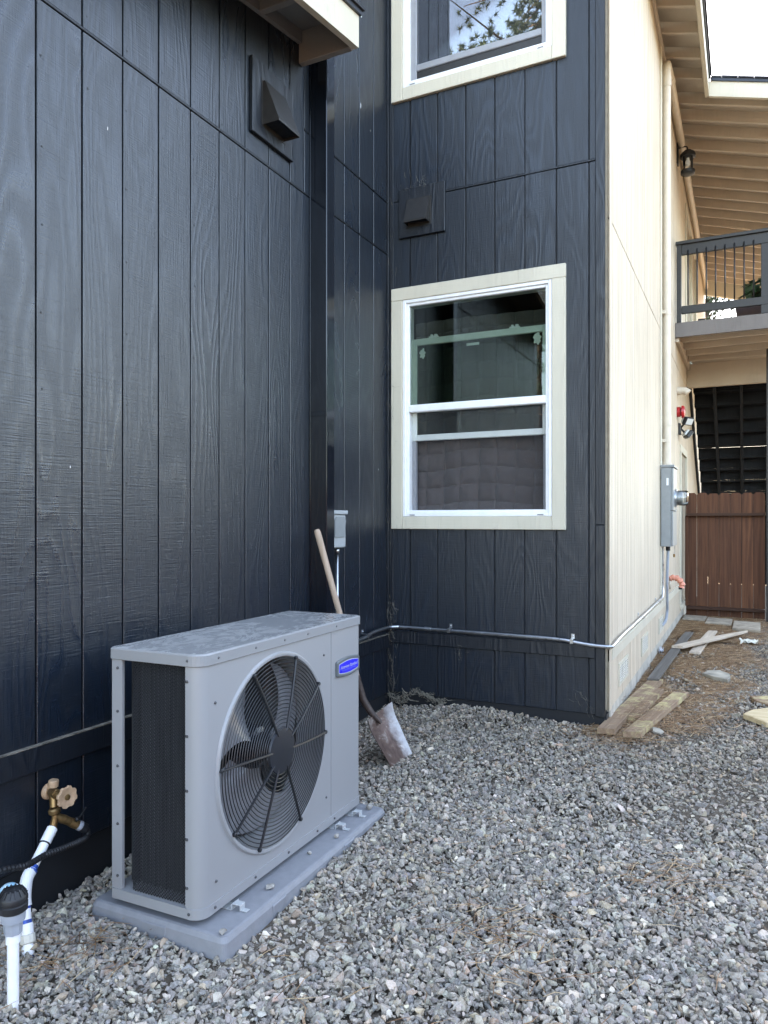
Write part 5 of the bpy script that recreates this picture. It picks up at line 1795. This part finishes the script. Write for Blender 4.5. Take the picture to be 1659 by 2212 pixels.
prob = np.array([.12, .16, .16, .15, .11, .08, .06, .07, .045, .02, .012, .033]); prob /= prob.sum()
dusty = np.clip((py_ - 2.9) / 1.6, 0, 1)[:, None] * .8 + .25 * np.clip(np.sin(px_ * 2.3 + 1) * np.sin(py_ * 1.9), 0, 1)[:, None]
tone = .94 * pal[rng.choice(len(pal), ng, p=prob)] * np.array([1.12, 1.0, .855]) * rng.uniform(.5, 1.5, (ng, 1)) * rng.normal(1, .03, (ng, 3))
tone = np.clip(tone * (1 - dusty * np.array([.26, .32, .41])), .02, .9)
pick = rng.integers(0, len(protos), ng)
V, F, T = [], [], []
base_i = 0
for k, (vs_, fs) in enumerate(protos):
    idx = np.where(pick == k)[0]
    pv, pf = np.array(vs_), np.array(fs)
    sc3 = size[idx][:, None, None]
    wv = np.einsum('nij,vj->nvi', ROT[idx], pv) * sc3
    wv += np.stack([px_[idx], py_[idx], pz_[idx]], 1)[:, None, :]
    nv = len(pv)
    ff = pf[None] + (np.arange(len(idx)) * nv)[:, None, None] + base_i
    V.append(wv.reshape(-1, 3)); F.append(ff.reshape(-1, 3))
    T.append(np.repeat(tone[idx], nv, axis=0))
    base_i += len(idx) * nv
V, F, T = np.concatenate(V), np.concatenate(F), np.concatenate(T)
print('gravel stones', ng, 'triangles', len(F))
me = bpy.data.meshes.new('gravel')
me.vertices.add(len(V)); me.vertices.foreach_set('co', V.astype(np.float32).ravel())
me.loops.add(len(F) * 3); me.loops.foreach_set('vertex_index', F.astype(np.int32).ravel())
me.polygons.add(len(F)); me.polygons.foreach_set('loop_start', np.arange(0, len(F) * 3, 3, dtype=np.int32))
me.polygons.foreach_set('use_smooth', np.zeros(len(F), dtype=bool))
me.update(calc_edges=True)
att = me.color_attributes.new('tone', 'FLOAT_COLOR', 'POINT')
att.data.foreach_set('color', np.concatenate([T, np.ones((len(T), 1))], 1).astype(np.float32).ravel())
me.materials.append(MAT['gravel'])
go = bpy.data.objects.new('gravel', me)
COL.objects.link(go)
tag(go, 'loose grey crushed gravel covering the yard', 'gravel', kind='stuff')

# ------------------------------------------------------------------ dry pine needles
nd = MB()


def needle(x, y, z, ln, a, w=.0016):
    up_ = random.uniform(-.02, .10)
    bow = random.uniform(-.02, .02)
    d_ = Vector((math.cos(a), math.sin(a), up_))
    s_ = Vector((-math.sin(a), math.cos(a), 0))
    p0_, p1_, p2_ = Vector((x, y, z)) - d_ * ln / 2, Vector((x, y, z + .004)) + s_ * bow, Vector((x, y, z)) + d_ * ln / 2
    ww = s_ * w
    nd.add([p0_ - ww, p0_ + ww, p1_ - ww, p1_ + ww + Vector((0, 0, .001)), p2_], [(0, 1, 3, 2), (2, 3, 4)])


for _ in range(34000):
    y = 4.75 + 5.9 * random.random() ** .75
    x = -.76 + abs(random.gauss(0, .42)) if random.random() < .75 else random.uniform(-.75, 1.0)
    if x > 1.2: continue
    lim = .25 + .5 * (y - 4.7)
    if x > -.35 + lim * .45 and random.random() < .8: continue
    if mnoise.noise(Vector((x * 2.5, y * 1.4, 1))) < -.25 and random.random() < .85: continue
    needle(x, y, gz(y) + .004 + random.random() * .018, random.uniform(.07, .15), random.gauss(.3, 1.0), random.uniform(.0014, .0024))
for _ in range(900):                              # around the foot of the boards
    x, y = random.gauss(-.72, .16), random.gauss(4.62, .16)
    if x < -.85 and y > 4.64: continue
    needle(x, y, gz(y) + .010 + random.random() * .02, random.uniform(.06, .14), random.gauss(.0, .9), .0012)
for _ in range(420):                              # single needles strewn over the gravel
    x, y = random.uniform(-1.4, 1.2), random.uniform(1.7, 4.5)
    needle(x, y, gz(y) + .02 + random.random() * .008, random.uniform(.07, .14), random.uniform(0, 3.14), .0011)
for cx_, cy_, n_ in ((-.28, 2.95, 70), (-.75, 2.35, 60), (-.62, 2.2, 30), (-1.9, 1.7, 60), (-2.1, 1.55, 60)):
    for _ in range(n_):
        x, y = random.gauss(cx_, .10), random.gauss(cy_, .10)
        if x < -2.25: continue
        needle(x, y, gz(y) + .022 + random.random() * .01, random.uniform(.06, .13), random.gauss(.4, .9), .0012)
for _ in range(260):                              # on top of the boards
    x, y = random.gauss(-.61, .07), random.gauss(5.0, .22)
    needle(x, y, gzz + .058 + random.random() * .006, random.uniform(.05, .11), random.uniform(0, 3.14), .0010)
tag(nd.build('pine_needles', MAT['straw'], fix=False), 'dry brown pine needles strewn beside the cream wall and over the gravel', 'pine needles', kind='stuff')

# ------------------------------------------------------------------ dusty cobwebs along the inner corner
cw = MB()
def strand(p, q_, w=.0012):
    p, q_ = Vector(p), Vector(q_)
    md = (p + q_) / 2 + Vector((0, -.004, -.012))
    s_ = Vector((.3, .3, w * 300)).normalized() * w
    cw.add([p - s_, p + s_, md - s_, md + s_, q_ - s_, q_ + s_], [(0, 1, 3, 2), (2, 3, 5, 4)])
for _ in range(170):
    z = random.uniform(-1.28, -.55) if random.random() < .7 else random.uniform(-.55, 2.3)
    w_ = .03 + .05 * random.random()
    p = (XL + .012 + random.uniform(0, w_), YB - random.uniform(.012, .055), z)
    q_ = (p[0] + random.gauss(0, .025), min(YB - .012, p[1] + random.gauss(0, .02)), z + random.gauss(0, .035))
    if q_[0] < XL + .012: continue
    strand(p, q_, random.uniform(.0004, .0012))
for _ in range(260):
    t = random.random()
    p = (XL + .03 + .42 * t, YB - .03 - .04 * random.random(), -1.185 - .03 * math.sin(t * 9) - .05 * random.random() * (1 - t))
    q_ = (p[0] + random.gauss(.01, .03), p[1] + random.gauss(0, .01), p[2] + random.gauss(-.008, .018))
    strand(p, q_, random.uniform(.0008, .003))
for cx_, cz_ in ((-2.245, .80), (-2.245, .42), (-2.245, .00), (-1.72, -.88), (-.90, -1.12), (-2.0, 2.315), (-2.1, 2.315)):
    for _ in range(15):
        p = (cx_ + random.gauss(0, .025), YB - .02 - random.random() * .02, cz_ + random.gauss(0, .03))
        strand(p, (p[0] + random.gauss(0, .03), p[1], p[2] + random.gauss(0, .03)), random.uniform(.0003, .0008))
tag(cw.build('cobwebs', MAT['dust'], fix=False), 'dusty cobwebs and debris clinging to the inner corner of the black walls', 'cobwebs', kind='stuff')
